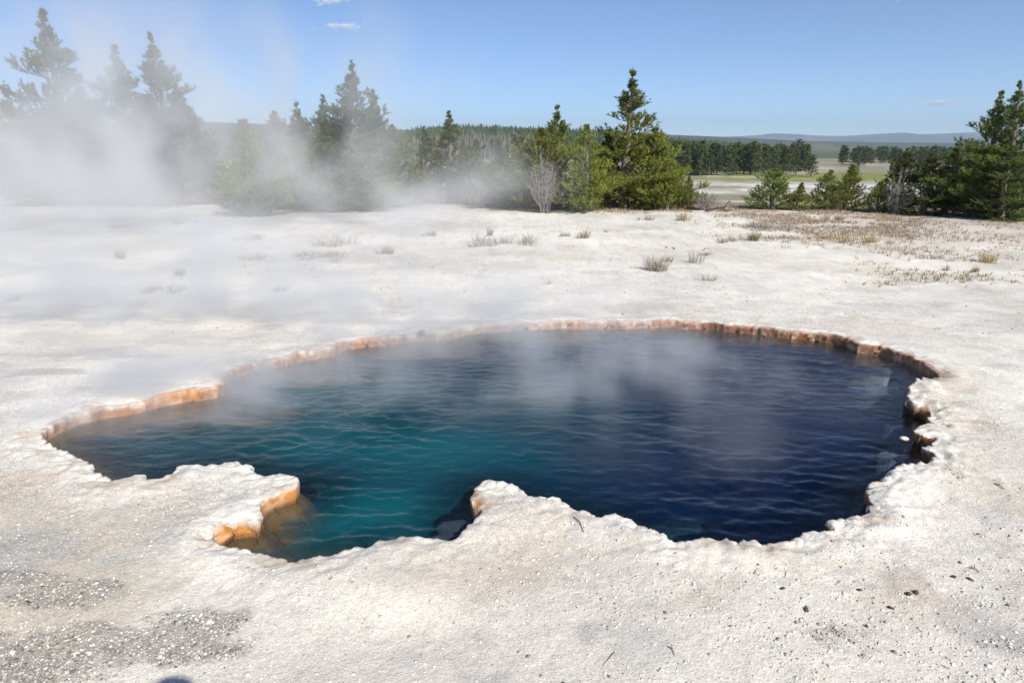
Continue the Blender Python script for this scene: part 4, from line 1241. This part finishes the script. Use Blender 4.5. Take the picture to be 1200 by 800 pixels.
# ------------------------------------------------------------------ photographer (only the shadow of the head reaches the picture)
def photographer():
    t = thing('person', 'person out of frame whose dark head shadow falls at the bottom edge', 'person', (0, 0, 0))
    hx, hy, hz = 0.02, -0.17, 1.72
    bm = bmesh.new(); sk = bm.verts.layers.skin.verify()
    def chain(prev, ps):
        for (p, r) in ps:
            v = bm.verts.new(p); v[sk].radius = (r, r)
            if prev is not None:
                bm.edges.new((prev, v))
            prev = v
        return prev
    pel = bm.verts.new((hx, hy - .04, .95)); pel[sk].radius = (.15, .12); pel[sk].use_root = True
    ch = chain(pel, [((hx, hy - .04, 1.12), .135), ((hx, hy - .04, 1.34), .16)])
    nk = chain(ch, [((hx, hy - .03, 1.47), .085), ((hx, hy - .02, 1.56), .055)])
    chain(nk, [((hx, hy, 1.64), .085), ((hx, hy, 1.73), .098), ((hx, hy - .005, 1.79), .075)])
    for s_ in (-1, 1):
        chain(ch, [((hx + s_ * .19, hy - .03, 1.42), .065), ((hx + s_ * .27, hy + .02, 1.18), .045), ((hx + s_ * .15, hy + .10, 1.50), .034), ((hx + s_ * .085, hy + .13, 1.62), .03)])
        chain(pel, [((hx + s_ * .11, hy - .04, .86), .095), ((hx + s_ * .12, hy - .02, .50), .062), ((hx + s_ * .13, hy - .05, .10), .042), ((hx + s_ * .14, hy + .12, .04), .04)])
    me = bpy.data.meshes.new('body'); bm.to_mesh(me); bm.free()
    o = link('body', me, mat_plain('blue_clothes', (.05, .07, .12)), parent=t)
    o.modifiers.new('skin', 'SKIN'); o.modifiers.new('sub', 'SUBSURF').levels = 2
    t.location = (0.03, 0, gh(0, -.2)); t.scale = (1.0, 1.0, 1.067)


photographer()


# ------------------------------------------------------------------ clouds, steam, air
def vol_mat(name, color, density, aniso=0.0, attr='density'):
    m, nt, ns, b = new_mat(name); ns.remove(b)
    v = N(nt, 'ShaderNodeVolumePrincipled'); v.inputs['Color'].default_value = tuple(color) + (1,)
    v.inputs['Density'].default_value = density; v.inputs['Anisotropy'].default_value = aniso
    v.inputs['Density Attribute'].default_value = attr
    nt.links.new(v.outputs[0], ns['Material Output'].inputs['Volume'])
    return m


def cloud_mat():
    m, nt, ns, b = new_mat('cloud_vapour'); ns.remove(b); L = nt.links.new
    lw = N(nt, 'ShaderNodeLayerWeight', i_Blend=0.5)
    tc = N(nt, 'ShaderNodeTexCoord'); n1 = N(nt, 'ShaderNodeTexNoise', i_Scale=0.012, i_Detail=5.0); L(tc.outputs['Object'], n1.inputs['Vector'])
    a = N(nt, 'ShaderNodeMath', operation='SUBTRACT'); a.inputs[0].default_value = 1.0; L(lw.outputs['Facing'], a.inputs[1])
    p = N(nt, 'ShaderNodeMath', operation='POWER'); p.inputs[1].default_value = 1.5; L(a.outputs[0], p.inputs[0])
    q = N(nt, 'ShaderNodeMath', operation='MULTIPLY'); L(p.outputs[0], q.inputs[0]); q.inputs[1].default_value = 0.14
    di = N(nt, 'ShaderNodeBsdfDiffuse'); di.inputs['Color'].default_value = (.8, .8, .8, 1)
    tr = N(nt, 'ShaderNodeBsdfTransparent'); mx = N(nt, 'ShaderNodeMixShader')
    L(q.outputs[0], mx.inputs[0]); L(tr.outputs[0], mx.inputs[1]); L(di.outputs[0], mx.inputs[2]); L(mx.outputs[0], ns['Material Output'].inputs['Surface'])
    return m


M_CLOUD = cloud_mat()
M_STEAM = vol_mat('steam_vapour', (.97, .975, .985), 1.0, 0.25)
M_HAZE = vol_mat('air_haze', (.70, .84, 1.0), 0.00014, 0.2, '')

for (px, py, wpx, hpx, lab) in [(405, 31, 27, 5, 'small white puff of cloud high above the open pine'), (386, 1, 20, 5, 'white puff of cloud cut by the top edge'),
                                (1100, 121, 46, 4.5, 'thin long streak of cloud above the right mountains'), (1046, -2, 16, 4, 'wisp of cloud at the top edge on the right')]:
    Yc = 9000
    x, y, z = at_dist(px, py, Yc)
    k = Yc / FPX
    cr = np.random.default_rng(int(px)); vs_, fs_ = [], []
    for i in range(46):
        u_ = cr.normal(0, 0.42, 3); size = cr.uniform(0.16, 0.42) * (1.1 - min(1, abs(u_[0])) * 0.6)
        w_ = ICO2 * size * np.array([wpx * k * 0.55, wpx * k * 0.35, hpx * k * 1.1]) * cr.uniform(0.7, 1.3, 3) + np.array([u_[0] * wpx * k, u_[1] * wpx * k * 0.4, u_[2] * hpx * k * 0.8])
        vs_.append(w_); fs_.append(ICO2F + i * len(ICO2))
    link('cloud', mesh_np('cloud', np.vstack(vs_), np.vstack(fs_), True), M_CLOUD, loc=(x, y, z), label=lab, category='cloud', group='small fair weather clouds')


def steam_volume(name, label, lo, hi, res, blobs, nscale, nlo, nhi, gain, stretch=(1, 1, 1)):
    """volume grid: soft puffs broken up by turbulent noise, built with geometry nodes"""
    g = bpy.data.node_groups.new(name, 'GeometryNodeTree')
    g.interface.new_socket('Geometry', in_out='OUTPUT', socket_type='NodeSocketGeometry')
    nd, L = g.nodes, g.links.new
    out = nd.new('NodeGroupOutput')
    pos = nd.new('GeometryNodeInputPosition')
    acc = None
    def math_(op, a, b=None, c_=None):
        m = nd.new('ShaderNodeMath'); m.operation = op
        for i, q in enumerate((a, b, c_)):
            if q is None:
                continue
            if isinstance(q, (int, float)):
                m.inputs[i].default_value = q
            else:
                L(q, m.inputs[i])
        return m.outputs[0]
    def vmath(op, a, b):
        m = nd.new('ShaderNodeVectorMath'); m.operation = op
        for i, q in enumerate((a, b)):
            if isinstance(q, (tuple, list)):
                m.inputs[i].default_value = q
            elif q is not None:
                L(q, m.inputs[i])
        return m
    def noise(vec, scale, detail, rough):
        t = nd.new('ShaderNodeTexNoise'); L(vec, t.inputs['Vector'])
        t.inputs['Scale'].default_value = scale; t.inputs['Detail'].default_value = detail; t.inputs['Roughness'].default_value = rough
        return t
    wn_ = noise(pos.outputs[0], nscale * 0.6, 2, 0.5)
    wv = vmath('SUBTRACT', wn_.outputs['Color'], (0.5, 0.5, 0.5)); wv2 = vmath('SCALE', wv.outputs[0], None); wv2.inputs['Scale'].default_value = 0.9 / nscale
    wp = vmath('ADD', pos.outputs[0], wv2.outputs[0])
    for (c0, rr, wgt) in blobs:
        d = vmath('SUBTRACT', wp.outputs[0], tuple(c0)); e = vmath('DIVIDE', d.outputs[0], tuple(rr)); dt = vmath('DOT_PRODUCT', e.outputs[0], e.outputs[0])
        gq = math_('MULTIPLY', math_('EXPONENT', math_('MULTIPLY', dt.outputs['Value'], -1.0)), float(wgt))
        acc = gq if acc is None else math_('ADD', acc, gq)
    sp = vmath('MULTIPLY', wp.outputs[0], tuple(stretch))
    n1 = noise(sp.outputs[0], nscale, 5, 0.58)
    mr = nd.new('ShaderNodeMapRange'); mr.interpolation_type = 'SMOOTHSTEP'
    mr.inputs['From Min'].default_value = nlo; mr.inputs['From Max'].default_value = nhi
    L(n1.outputs['Fac'], mr.inputs['Value'])
    dens = math_('MULTIPLY', math_('MULTIPLY', acc, mr.outputs[0]), gain)
    dens = math_('MAXIMUM', math_('SUBTRACT', dens, 0.004), 0.0)
    vc = nd.new('GeometryNodeVolumeCube')
    vc.inputs['Min'].default_value = lo; vc.inputs['Max'].default_value = hi
    for i, a in enumerate(('X', 'Y', 'Z')):
        vc.inputs['Resolution ' + a].default_value = res[i]
    L(dens, vc.inputs['Density'])
    sm = nd.new('GeometryNodeSetMaterial'); sm.inputs['Material'].default_value = M_STEAM
    L(vc.outputs[0], sm.inputs['Geometry']); L(sm.outputs[0], out.inputs[0])
    vol = bpy.data.volumes.new(name)
    o = link(name, vol, kind='stuff', label=label)
    vol.materials.append(M_STEAM)
    md = o.modifiers.new('vapour', 'NODES'); md.node_group = g
    return o


def sb(px, py, Yd, rxp, ryp, ryd, w):
    """puff centred on that pixel at distance Yd; radii: pixels across, pixels up, metres deep"""
    x, y, z = at_dist(px, py, Yd)
    k = Yd / FPX
    return ((x, y, z), (rxp * k, ryd, ryp * k), w)


steam_volume('plain_steam', 'white steam drifting over the left plain in front of the pines', (-14.5, 7.5, -0.25), (1.6, 16.5, 4.6), (150, 72, 52), [
    sb(150, 125, 13.6, 80, 62, 1.4, 0.85), sb(205, 172, 13.0, 54, 56, 1.4, 0.85), sb(110, 190, 13.0, 90, 45, 1.4, 0.60), sb(10, 190, 13.0, 110, 54, 1.5, 0.62), sb(-70, 150, 14.0, 110, 110, 2.0, 0.40),
    sb(150, 228, 12.5, 170, 22, 1.4, 0.25), sb(338, 180, 14.3, 32, 36, 1.1, 0.62), sb(360, 215, 14.0, 70, 22, 1.1, 0.36), sb(430, 190, 14.5, 55, 44, 1.2, 0.32), sb(500, 222, 14.0, 75, 22, 1.3, 0.70),
    sb(610, 200, 14.6, 60, 38, 0.9, 0.34), sb(80, 60, 14.0, 160, 95, 2.0, 0.42), sb(230, 80, 14.0, 90, 100, 1.8, 0.20), sb(400, 135, 14.8, 100, 85, 1.0, 0.62), sb(100, 285, 10.2, 260, 75, 1.5, 0.75), sb(350, 280, 10.2, 240, 55, 1.3, 0.50)],
    0.72, 0.38, 0.66, 0.92, (1.0, 1.0, 0.75))
steam_volume('pool_steam', 'thin wisps of steam rising off the pool', (-5.6, 2.6, -0.07), (3.6, 8.6, 1.25), (170, 110, 34), [
    sb(770, 425, 5.3, 105, 36, 0.35, 1.0), sb(640, 398, 5.9, 130, 28, 0.4, 0.95), sb(480, 396, 5.9, 140, 28, 0.4, 0.85), sb(340, 428, 5.1, 120, 34, 0.4, 1.3),
    sb(200, 462, 4.6, 150, 30, 0.4, 2.2), sb(130, 478, 4.3, 80, 26, 0.35, 1.6), sb(280, 462, 4.7, 70, 28, 0.3, 1.5), sb(660, 465, 4.7, 190, 50, 0.4, 0.75), sb(800, 530, 3.7, 120, 50, 0.3, 0.45), sb(760, 460, 4.8, 240, 70, 0.6, 0.22), sb(440, 480, 4.4, 120, 40, 0.3, 0.35), sb(300, 366, 6.8, 260, 48, 0.6, 0.95), sb(60, 360, 7.0, 240, 75, 0.6, 1.05),
    sb(560, 350, 7.0, 180, 26, 0.5, 0.50), sb(80, 430, 5.4, 160, 36, 0.4, 0.4)],
    1.7, 0.38, 0.66, 2.4, (1.0, 1.0, 0.8))


hz = bmesh.new(); bmesh.ops.create_cube(hz, size=1.0)
for vtx in hz.verts:
    vtx.co = Vector((vtx.co.x * 19000, vtx.co.y * 9700 + 4450, vtx.co.z * 330 + 157))
hme = bpy.data.meshes.new('haze'); hz.to_mesh(hme); hz.free()
link('haze', hme, M_HAZE, kind='stuff', label='thin blue summer air')

print('TRIS', sum(len(m.loop_triangles) if m.loop_triangles else sum(max(0, p.loop_total - 2) for p in m.polygons) if len(m.polygons) < 20000 else len(m.loops) - 2 * len(m.polygons) for m in bpy.data.meshes))
